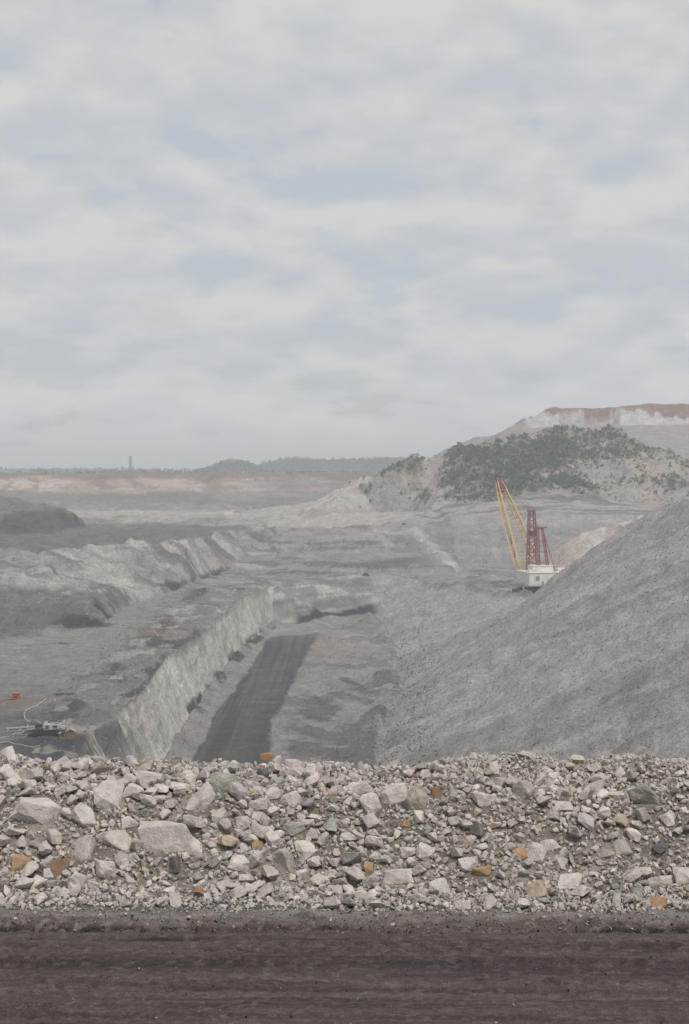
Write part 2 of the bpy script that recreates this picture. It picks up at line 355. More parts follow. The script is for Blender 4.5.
# which piece of the mine each spot belongs to
left_edge = [Wd(-1200, 720, 0)]
road_px = [(186, 775), (198, 751), (216, 710), (234, 690), (248, 672), (258, 654), (266, 640), (280, 635), (318, 634), (312, 645), (300, 667), (284, 700), (269, 722), (268, 751), (266, 775)]
ROAD = [Z(px, py, 107.5) for px, py in road_px]
REG = [
    ('pit_road', ROAD),
    ('pit_floor', T1 + ET[1:] + T3[::-1]),
    ('pit_highwall', T1 + C1[::-1]),
    ('pit_end_wall', ET + EC[::-1]),
    ('dragline_bench', EC[::-1] + C1[-2:][::-1] + [T2[5], T2[6]] + T4 + T5[1:] + [Wd(800, 1050, 82), Wd(420, 950, 82)] + KB[::-1] + E1[::-1][:-1]),
    ('spoil_slope', T3 + [EC[-1]] + E1[1:] + [KB[0]] + KB[1:] + [Wd(420, 760, 45), Wd(700, 600, 10), Wd(600, 190, 8)]),
    ('lower_bench', C1 + T2[::-1] + [Wd(-900, 720, 0), Wd(-400, 190, 0)]),
    ('bench_slope', T2 + C2[::-1] + [Wd(-900, 1000, 0), Wd(-900, 720, 0)]),
    ('stepped_scarp', [T2[-4], T2[-3], T2[-2]] + C3 + [C5[0]] + T4[::-1]),
    ('back_wall', T5 + C5[::-1] + [C3[-1], C3[-2]]),
    ('dark_mound', M1b + M1[::-1] + [Wd(-1200, 1290, 0), Wd(-1200, 1200, 0)]),
    ('vegetated_hill', B1 + [Wd(1200, 1440, 0), Wd(1200, 1740, 0)] + HB[::-1]),
    ('overburden_dump', [HB[1], HB[2], HB[3], HB[4], HB[5], HB[6], HB[7], HB[8], Wd(1800, 1740, 0), Wd(2600, 2600, 0), Wd(420, 2600, 0), Wd(60, 2250, 0)]),
    ('far_pit_wall', T6 + C6[::-1]),
    ('plain', C6 + [Wd(9000, 2900, 0), Wd(9000, 16000, 0), Wd(-9000, 16000, 0), Wd(-9000, 2900, 0)]),
    ('pit_edge', [(-400, 10), (400, 10), (400, 190), (-400, 190)]),
]
RID = np.full(GX.shape, len(REG), int)
for i in range(len(REG) - 1, -1, -1): RID[inside(REG[i][1], GX + (1.1 * fbm(GX / 9, GY / 22, 15, 4) if i == 0 else 0), GY + (3 * fbm(GX / 12, GY / 30, 16, 3) if i == 0 else 0))] = i
NAMES = [r[0] for r in REG] + ['upper_flats']
R_ = {n: i for i, n in enumerate(NAMES)}
isr = lambda *n: np.isin(RID, [R_[k] for k in n])

# soften the knife edges, keep the pit wall crisp
Zs = GZ.copy()
for _ in range(3):
    Zp = np.pad(Zs, 1, mode='edge'); Zs = (Zp[1:-1, 1:-1] * 2 + Zp[:-2, 1:-1] + Zp[2:, 1:-1] + Zp[1:-1, :-2] + Zp[1:-1, 2:]) / 6
GZ = np.where(isr('pit_highwall'), GZ, Zs)
def soft(mask, n=4):
    m = mask.astype(float)
    for _ in range(n):
        p = np.pad(m, 1, mode='edge'); m = (p[1:-1, 1:-1] * 2 + p[:-2, 1:-1] + p[2:, 1:-1] + p[1:-1, :-2] + p[1:-1, 2:]) / 6
    return m
x, y = GX, GY
away = sstep(330, 460, y)
wx = x + 5 * fbm(x / 40, y / 40, 1, 3); wy = y + 5 * fbm(x / 40, y / 40, 5, 3)
n_big = fbm(wx / 60, wy / 60, 20, 4); n_mid = fbm(x / 14, y / 14, 30, 4); n_fin = fbm(x / 3.2, y / 3.2, 40, 3)
s_sp, s_fl, s_hw, s_ew = soft(isr('spoil_slope')), soft(isr('pit_floor', 'pit_road')), soft(isr('pit_highwall')), soft(isr('pit_end_wall'))
s_bs, s_lb, s_sc, s_bw = soft(isr('bench_slope')), soft(isr('lower_bench')), soft(isr('stepped_scarp')), soft(isr('back_wall'))
s_dm, s_vh, s_od, s_fw = soft(isr('dark_mound')), soft(isr('vegetated_hill'), 2), soft(isr('overburden_dump'), 2), soft(isr('far_pit_wall'), 2)
s_uf, s_db = soft(isr('upper_flats')), soft(isr('dragline_bench'))
n_six = fbm(wx / 6.5, wy / 6.5, 33, 4)
n_led = fbm(wx / 20, wy / 20, 35, 3) * 3.2; n_led = (np.floor(n_led) + sstep(0.55, 0.95, n_led - np.floor(n_led))) / 3.2
led2 = fbm(x / 22 + 0.3 * n_mid, y / 34, 36, 3) * 2.6; led2 = (np.floor(led2) + sstep(0.7, 0.95, led2 - np.floor(led2))) / 2.6
flat_ = soft(isr('pit_road', 'plain', 'overburden_dump'))
dz = n_mid * 0.4 + (n_six * 0.45 + n_fin * 0.16) * (1 - 0.6 * flat_)
dz += 3.4 * n_led * np.clip(s_bs + s_sc + 0.6 * s_db + 0.5 * s_ew + 0.15 * s_bw + 0.8 * s_uf * (y < 1900) * (x < -60), 0, 1)
rill = y + 0.35 * x + 6 * fbm(x / 45, y / 45, 77, 3)
dz += s_sp * (4.0 * (0.15 - np.abs(fbm(rill / 62, x / 260, 50, 2))) + 1.8 * fbm(rill / 26, x / 160, 52, 3) + 1.0 * fbm(rill / 8, x / 80, 51, 4) + 1.6 * n_big + 0.8 * n_mid + 0.35 * n_fin)
dz += s_bs * (2.2 * fbm(wy / 30, wx / 60, 61, 3) + 1.5 * fbm((wy + 0.4 * wx) / 9, wx / 34, 62, 4) + 1.3 * n_mid + 0.6 * n_fin)
dz += s_ew * (1.6 * fbm(wx / 16, wy / 60, 63, 4) + 0.6 * n_mid)
dz += s_sc * (1.2 * fbm(wx / 14, wy / 50, 64, 4) + 0.7 * n_mid)
dz += s_bw * (1.6 * fbm(wx / 22, wy / 90, 65, 4) + 0.4 * n_mid)
dz += s_dm * (2.6 * fbm(wx / 12, wy / 40, 66, 5) + 0.9 * n_mid)
dz += s_vh * (5.0 * fbm(wx / 42, wy / 110, 67, 5) + 2.0 * n_mid)
dz += s_od * (1.0 * fbm(wx / 14, wy / 200, 68, 4))
dz += s_fw * (6.0 * fbm(x / 40, y / 160, 69, 5) + 3.0 * np.sin((GZ) * 0.55 + 2 * fbm(x / 200, y / 300, 70, 2)))
dz += s_uf * (1.0 * n_big + 0.4 * n_mid)
heap = s_uf * sstep(1900, 1990, y) * (1 - sstep(2300, 2420, y))
dz += heap * 9 * np.maximum(0, fbm(x / 34, y / 60, 71, 3) - 0.05)
dz += s_lb * (0.5 * n_big + 0.35 * n_mid * sstep(-130, -95, x))
dz += s_lb * sstep(-108, -88, x) * (1.6 * np.maximum(0, fbm(x / 9, y / 16, 73, 4)))
dz += s_db * (0.5 * n_big + 0.3 * n_mid)
e1y_ = np.interp(x, [p[0] for p in E1], [p[1] for p in E1]); dz += 2.6 * np.maximum(0, n_six + 0.2 * n_mid) * np.exp(-((y - e1y_) / 13) ** 2) * sstep(45, 70, x) * (1 - sstep(120, 132, x))
hq = np.clip((GZ - (CAM_Z - 80)) / 28, 0, 1); wl_ = s_bs * (1 - sstep(930, 1010, y + 0.5 * (x + 150)))
dz += wl_ * 28 * (np.interp(hq, [0, 0.10, 0.46, 0.52, 1], [0, 0.34, 0.46, 0.60, 1]) - hq)
# stepped terraces on the scarp in the middle
st = (GZ / 6.5); stp = (np.floor(st) + sstep(0.35, 0.75, st - np.floor(st))) * 6.5
dz += s_sc * 0.75 * (stp - GZ)
# pit floor: coal benches to the right of the road, windrow along its right-hand edge, talus under the wall
tx = np.interp(y, [p[1] for p in T3], [p[0] for p in T3])
t1x = np.interp(y, [p[1] for p in T1], [p[0] for p in T1])
coal_zone = s_fl * sstep(20, 28, x - np.interp(y, [p[1] for p in T1], [p[0] for p in T1])) * (1 - sstep(0, 6, x - tx))
dz += s_fl * 2.6 * np.exp(-((x - tx + 4) / 5.0) ** 2) * (0.7 + 0.5 * fbm(y / 25, x / 25, 80, 3)) * away
dz += soft(isr('pit_floor') & ~isr('pit_road')) * coal_zone * (2.6 * led2 + 0.5 * fbm(x / 15, y / 24, 81, 5) + 0.4 * n_mid)
dz += s_fl * (1 - sstep(0, 13, x - t1x)) * (3.2 + 1.6 * fbm(y / 16, x / 8, 82, 3)) * sstep(0, 13, 13 - (x - t1x))
dz *= away * (1 - 0.93 * soft(isr('pit_road')))
dz *= np.where(isr('plain'), 0.3, 1.0)
fall = (1 - sstep(2935, 3200, y)) ; dz += np.where(isr('plain'), 0, 0)
GZ = GZ + dz
# the pit wall: joints and buttresses pushed in and out of the face
hx = soft(isr('pit_highwall', 'pit_end_wall')) * away
GX2 = GX + hx * (1.5 * fbm(y / 26, GZ / 40, 90, 3) + 0.6 * fbm(y / 7, GZ / 22, 91, 4) + 0.35 * fbm(y / 9, GZ / 2.4, 92, 3))
GY2 = GY + hx * 1.2 * fbm(y / 4, GZ / 4, 93, 3)
GY2 = np.maximum.accumulate(GY2 * 0 + GY, axis=0)   # rows stay in order

# ---- colours of the ground itself (albedo)
def lerp(a, b, t): return a + (np.asarray(b) - a) * t[..., None]
col = np.empty(GX.shape + (3,)); col[:] = (0.30, 0.285, 0.265)
big, mid = n_big, n_mid
col = lerp(col, (0.365, 0.348, 0.332), s_sp)
col = lerp(col, (0.29, 0.281, 0.274), s_sp * sstep(0.0, 0.6, fbm(rill / 30, x / 160, 100, 4)) * 0.8)
col = lerp(col, (0.42, 0.405, 0.385), s_sp * sstep(0.15, 0.6, fbm(rill / 7, x / 60, 101, 4)) * 0.6)
col = lerp(col, (0.29, 0.278, 0.262), s_fl)
dark_coal = sstep(-0.15, 0.55, 0.35 * n_six + fbm(x / 17 + 0.4 * n_big, y / 24, 102, 5) - 0.05 + 0.42 * (1 - sstep(690, 800, y)) + 0.12 * sstep(4, 18, x)) * (1 - 0.5 * sstep(800, 900, y))
col = lerp(col, (0.085, 0.085, 0.088), coal_zone * dark_coal * 0.68)
col = lerp(col, (0.36, 0.27, 0.20), s_fl * np.exp(-(((x - Z(330, 647, 107)[0]) / 13) ** 2 + ((y - Z(330, 647, 107)[1]) / 60) ** 2)) * (0.5 + 0.4 * mid) * 0.7)
rdx = np.interp(y, [q[1] for q in ROAD[8:]][::-1], [q[0] for q in ROAD[8:]][::-1]); col = lerp(col, (0.30, 0.29, 0.278), s_fl * sstep(0, 2, x - rdx) * (1 - sstep(5, 11, x - rdx + 3 * n_six)) * (1 - sstep(680, 780, y)) * 0.85)
s_rd = soft(isr('pit_road'), 4)
col = lerp(col, (0.076, 0.075, 0.077), s_rd * np.clip(0.92 + 0.2 * fbm(x / 2.2, y / 160, 103, 3), 0, 1) * (1 - 0.35 * sstep(960, 1060, y)))
fz = GZ - (CAM_Z - 108)
hwc = np.clip(0.5 + 0.3 * fbm(y / 5, GZ / 16, 104, 4) + 0.25 * fbm(y / 30, GZ / 4, 134, 3), 0, 1)
hwend = 1 - 0.45 * sstep(1000, 1090, y + 30 * n_mid)
col = lerp(col, (0.63, 0.59, 0.53), s_hw * hwend)
col = lerp(col, (0.38, 0.35, 0.31), s_hw * sstep(0.55, 0.85, hwc) * 0.7)
col = lerp(col, (0.10, 0.098, 0.097), s_hw * (1 - sstep(500, 600, y - 1.6 * (GZ + 85))) * sstep(0.25, 0.6, hwc + 0.2) * 0.9)
col = lerp(col, (0.075, 0.075, 0.077), soft(isr('pit_highwall', 'pit_floor') & (fz < 4.5) & (np.abs(x - t1x) < 5) & (y > 690), 2) * sstep(-0.2, 0.5, fbm(y / 18, x / 5 + GZ / 4, 105, 4) + 0.1))
col = lerp(col, (0.27, 0.262, 0.25), s_ew)
col = lerp(col, (0.52, 0.49, 0.445), s_ew * sstep(-0.2, 0.3, 0.6 * n_mid + fbm(wx / 12, GZ / 4, 128, 4) - sstep(-40, 5, x) * 0.5) * 0.8)
col = lerp(col, (0.15, 0.148, 0.147), s_ew * sstep(0.15, 0.45, fbm(wx / 26, GZ / 2.5, 129, 4)) * 0.7)
etd = np.interp(x, [p[0] for p in ET], [p[1] for p in ET])
seam = sstep(-38, -28, x) * (1 - sstep(18, 30, x)) * sstep(-6, 0, y - etd + 2 * n_six) * (1 - sstep(8, 14, y - etd + 3 * n_six - 0.08 * x))
col = lerp(col, (0.030, 0.030, 0.032), seam)
col = lerp(col, (0.265, 0.258, 0.245), s_db); col = lerp(col, (0.40, 0.38, 0.35), s_db * sstep(0.1, 0.5, fbm(x / 50, y / 9, 106, 4)) * 0.7); col = lerp(col, (0.13, 0.128, 0.127), s_db * sstep(0.15, 0.5, fbm(x / 45 + 7, y / 10, 133, 4)) * 0.75)
col = lerp(col, (0.225, 0.218, 0.208), s_lb)
col = lerp(col, (0.27, 0.258, 0.24), s_lb * sstep(560, 680, y) * (1 - sstep(-104, -92, x)))
rim = s_lb * sstep(-110, -92, x)
col = lerp(col, (0.075, 0.075, 0.077), rim * sstep(-0.1, 0.35, fbm(x / 12, y / 34, 107, 4) + 0.12) * 0.9)
col = lerp(col, (0.40, 0.385, 0.35), rim * sstep(0.25, 0.5, fbm(x / 8, y / 20, 108, 4)) * 0.8)
p_or = Z(168, 632, 82); col = lerp(col, (0.34, 0.22, 0.14), s_lb * np.exp(-(((x - p_or[0]) / 13) ** 2 + ((y - p_or[1]) / 32) ** 2)) * 0.85 * np.clip(0.7 + mid, 0, 1))
p_b = Z(20, 702, 82); col = lerp(col, (0.27, 0.2, 0.14), s_lb * np.exp(-(((x - p_b[0]) / 16) ** 2 + ((y - p_b[1]) / 8) ** 2)) * 0.6)
p_c = Z(15, 722, 82); col = lerp(col, (0.11, 0.108, 0.105), s_lb * np.exp(-(((x - p_c[0]) / 24) ** 2 + ((y - p_c[1]) / 22) ** 2)) * np.clip(0.6 + mid, 0, 1) * 0.8)
p_d = Z(62, 744, 82); col = lerp(col, (0.075, 0.075, 0.078), s_lb * np.exp(-(((x - p_d[0]) / 14) ** 2 + ((y - p_d[1]) / 26) ** 2)) * np.clip(0.7 + mid, 0, 1) * 0.85)
for px, py, sx, sy_ in ((80, 625, 16, 14), (103, 617, 5, 8), (60, 641, 4, 3)):
    p_e = Z(px, py, 80); col = lerp(col, (0.045, 0.045, 0.048), np.exp(-(((x - p_e[0]) / sx) ** 2 + ((y - p_e[1]) / sy_) ** 2) ** 2) * 0.9)
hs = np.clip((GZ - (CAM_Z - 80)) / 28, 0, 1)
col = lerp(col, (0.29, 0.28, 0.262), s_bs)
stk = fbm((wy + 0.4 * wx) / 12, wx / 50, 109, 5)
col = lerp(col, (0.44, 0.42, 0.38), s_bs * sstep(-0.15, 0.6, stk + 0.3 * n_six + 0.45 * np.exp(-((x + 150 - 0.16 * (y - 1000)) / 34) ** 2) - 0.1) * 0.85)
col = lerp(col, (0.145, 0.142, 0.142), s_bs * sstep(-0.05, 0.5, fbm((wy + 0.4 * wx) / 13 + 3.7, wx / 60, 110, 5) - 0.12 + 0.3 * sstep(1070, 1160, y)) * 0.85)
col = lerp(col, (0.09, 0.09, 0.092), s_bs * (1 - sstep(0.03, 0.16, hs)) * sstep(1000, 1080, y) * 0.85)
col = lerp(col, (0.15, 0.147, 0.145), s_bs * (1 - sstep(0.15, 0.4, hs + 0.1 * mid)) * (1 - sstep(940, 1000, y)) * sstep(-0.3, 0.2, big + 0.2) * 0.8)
col = lerp(col, (0.27, 0.262, 0.25), s_sc); col = lerp(col, (0.12, 0.118, 0.118), s_sc * sstep(0.0, 0.4, fbm(x / 60, GZ / 2.2, 111, 4)) * 0.8)
col = lerp(col, (0.36, 0.34, 0.315), s_sc * sstep(0.1, 0.5, fbm(x / 40, GZ / 3.0 + 5, 112, 3)) * 0.6)
nrg = (x - 56) * 0.968 + (y - 1353) * 0.25
col = lerp(col, (0.235, 0.23, 0.225), s_sc * sstep(-34, -10, nrg) * 0.7)
col = lerp(col, (0.44, 0.425, 0.40), np.clip(s_sc + s_bw, 0, 1) * np.exp(-((nrg - 3 + 3 * n_six + 3 * n_mid) / 9.0) ** 2) * sstep(1236, 1250, y) * (1 - sstep(1345, 1365, y)))
p_g = Z(390, 566, 80); col = lerp(col, (0.50, 0.465, 0.42), s_sc * np.exp(-(((x - p_g[0]) / 13) ** 2 + ((y - p_g[1] - 22) / 24) ** 2)) * np.clip(0.5 + n_six, 0, 1))
col = lerp(col, (0.285, 0.278, 0.268), s_bw); col = lerp(col, (0.42, 0.40, 0.37), s_bw * sstep(0.1, 0.5, fbm(wx / 10, wy / 80, 131, 4)) * 0.3); col = lerp(col, (0.17, 0.168, 0.166), s_bw * sstep(0.15, 0.5, fbm(x / 60, GZ / 2.4, 132, 4)) * 0.25); col = lerp(col, (0.36, 0.34, 0.31), s_bw * sstep(-48, -42, GZ + 2 * big) * 0.7)
col = lerp(col, (0.060, 0.059, 0.059), s_dm * (0.85 + 0.15 * mid)); col = lerp(col, (0.22, 0.18, 0.145), soft((y > 1285) & (y < 1560) & (x < -205) & ~isr('dark_mound')) * 0.8)
col = lerp(col, (0.27, 0.262, 0.25), s_dm * sstep(-0.05, 0.4, -(x + 268) / 40 + 0.4 * big))
# upper flats: dark apron, then pale sand
fl = s_uf * sstep(1440, 1540, y + 60 * big); col = lerp(col, (0.165, 0.162, 0.158), s_uf * (1 - sstep(1380, 1500, y + 50 * big)) * (x < -60))
col = lerp(col, (0.43, 0.405, 0.36), fl * (1 - sstep(1900, 2000, y)) * (0.75 + 0.25 * np.clip(mid, -1, 1)))
col = lerp(col, (0.18, 0.176, 0.176), heap * sstep(-0.05, 0.25, fbm(x / 34, y / 60, 71, 3)) * 0.8)
s_tf = soft((y > 1392) & (y < 1545) & (x > -70) & (x < 95) & isr('upper_flats')); col = lerp(col, (0.45, 0.41, 0.36), s_tf * np.clip(0.8 + 0.4 * fbm(x / 50, y / 14, 135, 3), 0, 1))
# hill soils, dump and far wall strata
wz = GZ + 4 * fbm(x / 70, y / 70, 113, 3)
hillsoil = np.clip(0.5 + 0.5 * fbm(x / 24, y / 50, 114, 4), 0, 1)
col = lerp(col, (0.39, 0.345, 0.30), s_vh); col = lerp(col, (0.29, 0.28, 0.268), s_vh * sstep(0.4, 0.75, hillsoil) * 0.8)
col = lerp(col, (0.40, 0.30, 0.23), s_vh * sstep(0.45, 0.75, 1 - hillsoil) * 0.6 * sstep(150, 220, x))
col = lerp(col, (0.36, 0.345, 0.322), s_vh * (1 - sstep(-34, -22, wz))); col = lerp(col, (0.22, 0.217, 0.212), s_vh * (1 - sstep(-32, -24, wz)) * sstep(0.1, 0.4, fbm(x / 90, GZ / 1.6, 115, 3)) * 0.8)
s_mid = soft((y > 1375) & (y < 1450) & (x > 60) & ~isr('back_wall')); col = lerp(col, (0.35, 0.33, 0.30), s_mid); col = lerp(col, (0.14, 0.137, 0.135), s_mid * sstep(0, 0.4, fbm(x / 80, y / 7, 116, 3)) * 0.8)
col = lerp(col, (0.46, 0.43, 0.385), s_vh * (1 - sstep(18, 30, x)) * sstep(-40, -32, GZ) * 0.9)
def veg_density(x, y, z=None):                 # where scrub stands on the hill (plan position)
    z = ground_z(x, y) if z is None else z
    d = 0.55 + 0.5 * fbm(x / 38, y / 38, 130, 4)
    d = d * sstep(-36, -22, z)                                           # bare foot
    left = sstep(40, 62, x + 0.25 * (y - 1500))                          # bare pale flank on the left
    d = d * (0.10 + 0.90 * left) + 0.8 * np.exp(-((x - 22) / 9) ** 2 - ((z + 18) / 9) ** 2) + 0.8 * np.exp(-((x - 58) / 10) ** 2 - ((z - 8) / 9) ** 2)
    strip = np.exp(-((x - 86 - 0.02 * (y - 1500)) / 7.0) ** 2); d = d * (1 - 0.95 * strip)        # bare chute
    dense = sstep(95, 110, x) * (1 - sstep(205, 235, x)); d = d + 0.25 * dense * sstep(-30, -14, z)
    d = d * (1 - 0.5 * sstep(205, 240, x) * (1 - sstep(5, 20, z)))       # open, rilled right-hand face
    top = sstep(30, 40, z) * (1 - sstep(195, 215, x)) * sstep(170, 185, x); d = d * (1 - 0.6 * top)
    return d
vden = np.clip(veg_density(x, y, GZ), 0, 1); col = lerp(col, (0.125, 0.138, 0.085), s_vh * sstep(0.35, 0.8, vden + 0.25 * n_six) * 0.75)
col = lerp(col, (0.30, 0.285, 0.28), s_od)
H3z = H3[3][2]
h3m = s_od * sstep(2030, 2052, y); hh = (GZ - H3t[2][2]) / (H3z - H3t[2][2])
col = lerp(col, (0.47, 0.45, 0.42), h3m)
col = lerp(col, (0.235, 0.145, 0.115), h3m * sstep(0.50, 0.62, hh + 0.42 * fbm(x / 16, y / 300, 117, 4)))
col = lerp(col, (0.40, 0.27, 0.2), s_od * sstep(1950, 1990, y) * (1 - sstep(2000, 2030, y)) * 0.6)
col = lerp(col, (0.36, 0.265, 0.205), s_fw)
fwz = (GZ - (CAM_Z - 53)) / 42
col = lerp(col, (0.15, 0.15, 0.155), s_fw * (1 - sstep(0.30, 0.42, fwz + 0.14 * fbm(x / 90, y / 200, 118, 3))) * 0.9)
col = lerp(col, (0.55, 0.46, 0.38), s_fw * sstep(0.40, 0.55, fwz) * sstep(0.0, 0.5, fbm(x / 70, y / 300, 119, 4)) * 0.8)
col = lerp(col, (0.40, 0.235, 0.155), s_fw * sstep(0.6, 0.8, fwz + 0.15 * fbm(x / 120, y / 200, 120, 3)) * sstep(-0.2, 0.4, fbm(x / 160, y / 400, 121, 3)) * 0.75)
dg = fbm((x + 2.2 * GZ) / 26, GZ / 22, 127, 5); col = lerp(col, (0.20, 0.14, 0.10), s_fw * sstep(0.4, 0.5, fwz) * sstep(0.1, 0.45, dg) * 0.75); col = lerp(col, (0.46, 0.38, 0.32), s_fw * sstep(0.3, 0.45, fwz) * sstep(0.1, 0.45, -dg) * 0.75)
col = lerp(col, (0.25, 0.24, 0.235), s_fw * sstep(-250, 0, x + 150 * big) * 0.75)
col = lerp(col, (0.14, 0.095, 0.065), s_fw * sstep(0.78, 0.9, fwz + 0.1 * fbm(x / 60, y / 200, 125, 3)) * 0.8)
col = lerp(col, (0.16, 0.12, 0.095), s_fw * sstep(0.1, 0.35, fbm(x / 90, GZ / 3.0, 126, 4)) * 0.55)
col = np.where(isr('plain')[..., None], np.array((0.10, 0.105, 0.07)), col)
pp = (y > 1095) & (y < 1235) & (x > 128); s_pp = soft(pp & isr('dragline_bench'), 3)
col = lerp(col, (0.54, 0.50, 0.455), s_pp * sstep(-74, -66, GZ)); col = lerp(col, (0.36, 0.3, 0.255), s_pp * sstep(-74, -66, GZ) * sstep(0.0, 0.5, fbm(x / 14, y / 40, 122, 3)) * 0.7)
# bench slope on the left: scree fan, dark hollow under a ledge, black coal along the toe
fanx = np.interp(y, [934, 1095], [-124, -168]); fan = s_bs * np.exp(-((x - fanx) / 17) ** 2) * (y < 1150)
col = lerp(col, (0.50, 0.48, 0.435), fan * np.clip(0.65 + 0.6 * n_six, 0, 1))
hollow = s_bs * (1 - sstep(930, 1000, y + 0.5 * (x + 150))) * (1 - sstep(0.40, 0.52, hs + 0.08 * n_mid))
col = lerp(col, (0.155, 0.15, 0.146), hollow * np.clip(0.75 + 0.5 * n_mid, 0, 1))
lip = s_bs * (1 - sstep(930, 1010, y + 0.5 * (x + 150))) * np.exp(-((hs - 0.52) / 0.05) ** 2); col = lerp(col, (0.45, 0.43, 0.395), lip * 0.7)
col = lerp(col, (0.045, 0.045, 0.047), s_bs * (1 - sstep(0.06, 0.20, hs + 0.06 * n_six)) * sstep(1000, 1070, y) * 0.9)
for px, py, sx, sy_ in ((80, 625, 15, 13), (101, 618, 5, 10), (60, 690, 4, 4)):
    p_e = Z(px, py, 80); col = lerp(col, (0.03, 0.03, 0.032), np.exp(-(((x - p_e[0] + 2 * n_six) / sx) ** 2 + ((y - p_e[1] + 3 * n_six) / sy_) ** 2) ** 2) * 0.92)
# lumpy dark lip of the dragline bench
e1y = np.interp(x, [p[0] for p in E1], [p[1] for p in E1]); lipb = np.exp(-((y - e1y) / 14) ** 2) * sstep(45, 70, x) * (1 - sstep(120, 132, x))
col = lerp(col, (0.15, 0.147, 0.145), lipb * np.clip(0.6 + 0.9 * n_six, 0, 1) * 0.8)
col = lerp(col, (0.25, 0.245, 0.243), s_od * (1 - sstep(226, 244, x)) * sstep(2020, 2040, y) * 0.9)
col = np.clip(col * np.array((1.10, 1.065, 1.06)), 0.02, 0.64)

nr, nc = GX.shape
idx = np.arange(nr * nc).reshape(nr, nc)
quad = np.stack([idx[:-1, :-1], idx[:-1, 1:], idx[1:, 1:], idx[1:, :-1]], -1).reshape(-1, 4)
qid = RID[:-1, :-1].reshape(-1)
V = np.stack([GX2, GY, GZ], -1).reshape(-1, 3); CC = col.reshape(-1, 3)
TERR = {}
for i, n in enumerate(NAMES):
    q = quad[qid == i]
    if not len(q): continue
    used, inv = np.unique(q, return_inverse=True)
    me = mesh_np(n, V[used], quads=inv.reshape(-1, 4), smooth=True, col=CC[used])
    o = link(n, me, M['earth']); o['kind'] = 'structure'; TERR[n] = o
def ground_z(px_, py_):               # height of the finished ground at a plan position
    r = np.clip(np.searchsorted(ys, py_) - 1, 0, nr - 2); u = px_ / py_; c = np.clip(np.searchsorted(us, u) - 1, 0, nc - 2)
    fy = (py_ - ys[r]) / (ys[r + 1] - ys[r]); fx = (u - us[c]) / (us[c + 1] - us[c])
    return (GZ[r, c] * (1 - fx) + GZ[r, c + 1] * fx) * (1 - fy) + (GZ[r + 1, c] * (1 - fx) + GZ[r + 1, c + 1] * fx) * fy
def gz(x_, y_): return float(ground_z(np.array([x_]), np.array([y_]))[0])

# ------------------------------------------------------------------ far hills and plain beyond the mine
def ridge(name, prof, d, depth, seed):
    px = np.array([p[0] for p in prof]); py = np.array([p[1] for p in prof])
    P = np.linspace(px[0], px[-1], 140); Yp = np.interp(P, px, py) + 0.35 * fbm(P / 9, P * 0, seed, 3)
    rows = np.linspace(-1, 1, 25); X, R = np.meshgrid((P - W / 2) / F * d, rows)
    top = CAM_Z + (468 - Yp) / F * d; base = CAM_Z - 12
    Zz = base + (top - base)[None, :] * (1 - np.abs(R) ** 1.3) + 2.5 * fbm(X / 60, R * 6, seed + 3, 4) * (1 - np.abs(R))
    v = np.stack([X, d + R * depth, Zz], -1).reshape(-1, 3); n = len(P); ii = np.arange(25 * n).reshape(25, n)
    q = np.stack([ii[:-1, :-1], ii[:-1, 1:], ii[1:, 1:], ii[1:, :-1]], -1).reshape(-1, 4)
    k = np.clip(0.5 + 0.5 * fbm(v[:, 0] / 80, v[:, 1] / 80, seed + 7, 4), 0, 1)[:, None]
    c = np.array((0.030, 0.034, 0.032)) * (1 - k) + np.array((0.065, 0.065, 0.062)) * k
    o = link(name, mesh_np(name, v, quads=q, smooth=True, col=c), M['earth']); o['kind'] = 'structure'
    return X, d + R * depth, Zz
r1 = ridge('far_hill', [(203, 470.5), (212, 468), (222, 463.5), (231, 461), (238, 461), (246, 463.5), (256, 467), (266, 470.5)], 4300, 260, 200)
r2 = ridge('far_ridge', [(236, 470.5), (256, 467), (266, 462.5), (280, 459.5), (296, 458), (320, 459), (350, 459.5), (380, 458), (400, 458), (440, 459), (470, 462), (500, 466), (530, 470.5)], 4700, 420, 210)

# tufts: one tuft of foliage = a few crossed leaf-clump triangles
def tuft_cloud(cx, cy, cz, hgt, wid, n_tri, colours, flat=0.9):
    n = len(cx); k = n_tri
    th = rng.uniform(0, 2 * np.pi, (n, k)); ph = np.arccos(rng.uniform(-0.75, 1, (n, k))); rr = rng.uniform(0.55, 1.0, (n, k))
    ox = np.sin(ph) * np.cos(th) * rr * wid[:, None]; oy = np.sin(ph) * np.sin(th) * rr * wid[:, None]
    oz = hgt[:, None] * (0.58 + 0.42 * np.cos(ph) * rr)
    c = np.stack([cx[:, None] + ox, cy[:, None] + oy, cz[:, None] + oz], -1)
    s = (wid[:, None] * rng.uniform(0.30, 0.62, (n, k)))[..., None]
    tri = [c + s * rng.normal(0, 0.75, (n, k, 3)) for _ in range(3)]
    v = np.stack(tri, 2).reshape(-1, 3)
    cc = np.repeat(np.repeat(colours[:, None, :] * rng.uniform(0.75, 1.3, (n, k, 1)), 3, 1).reshape(n, k * 3, 3).reshape(-1, 1, 3), 1, 1).reshape(-1, 3)
    return v, np.arange(len(v)).reshape(-1, 3), cc
def leafcol(n):
    a = np.array((0.082, 0.104, 0.070)); b = np.array((0.125, 0.145, 0.102)); t = rng.random((n, 1)); return a * (1 - t) + b * t
n = 4200
dd = np.exp(rng.uniform(math.log(2960), math.log(9500), n)); uu = rng.uniform(-0.30, 0.28, n)
keep = fbm(uu * 40, np.log(dd) * 8, 300, 3) > -0.35; dd, uu = dd[keep], uu[keep]; n = len(dd)
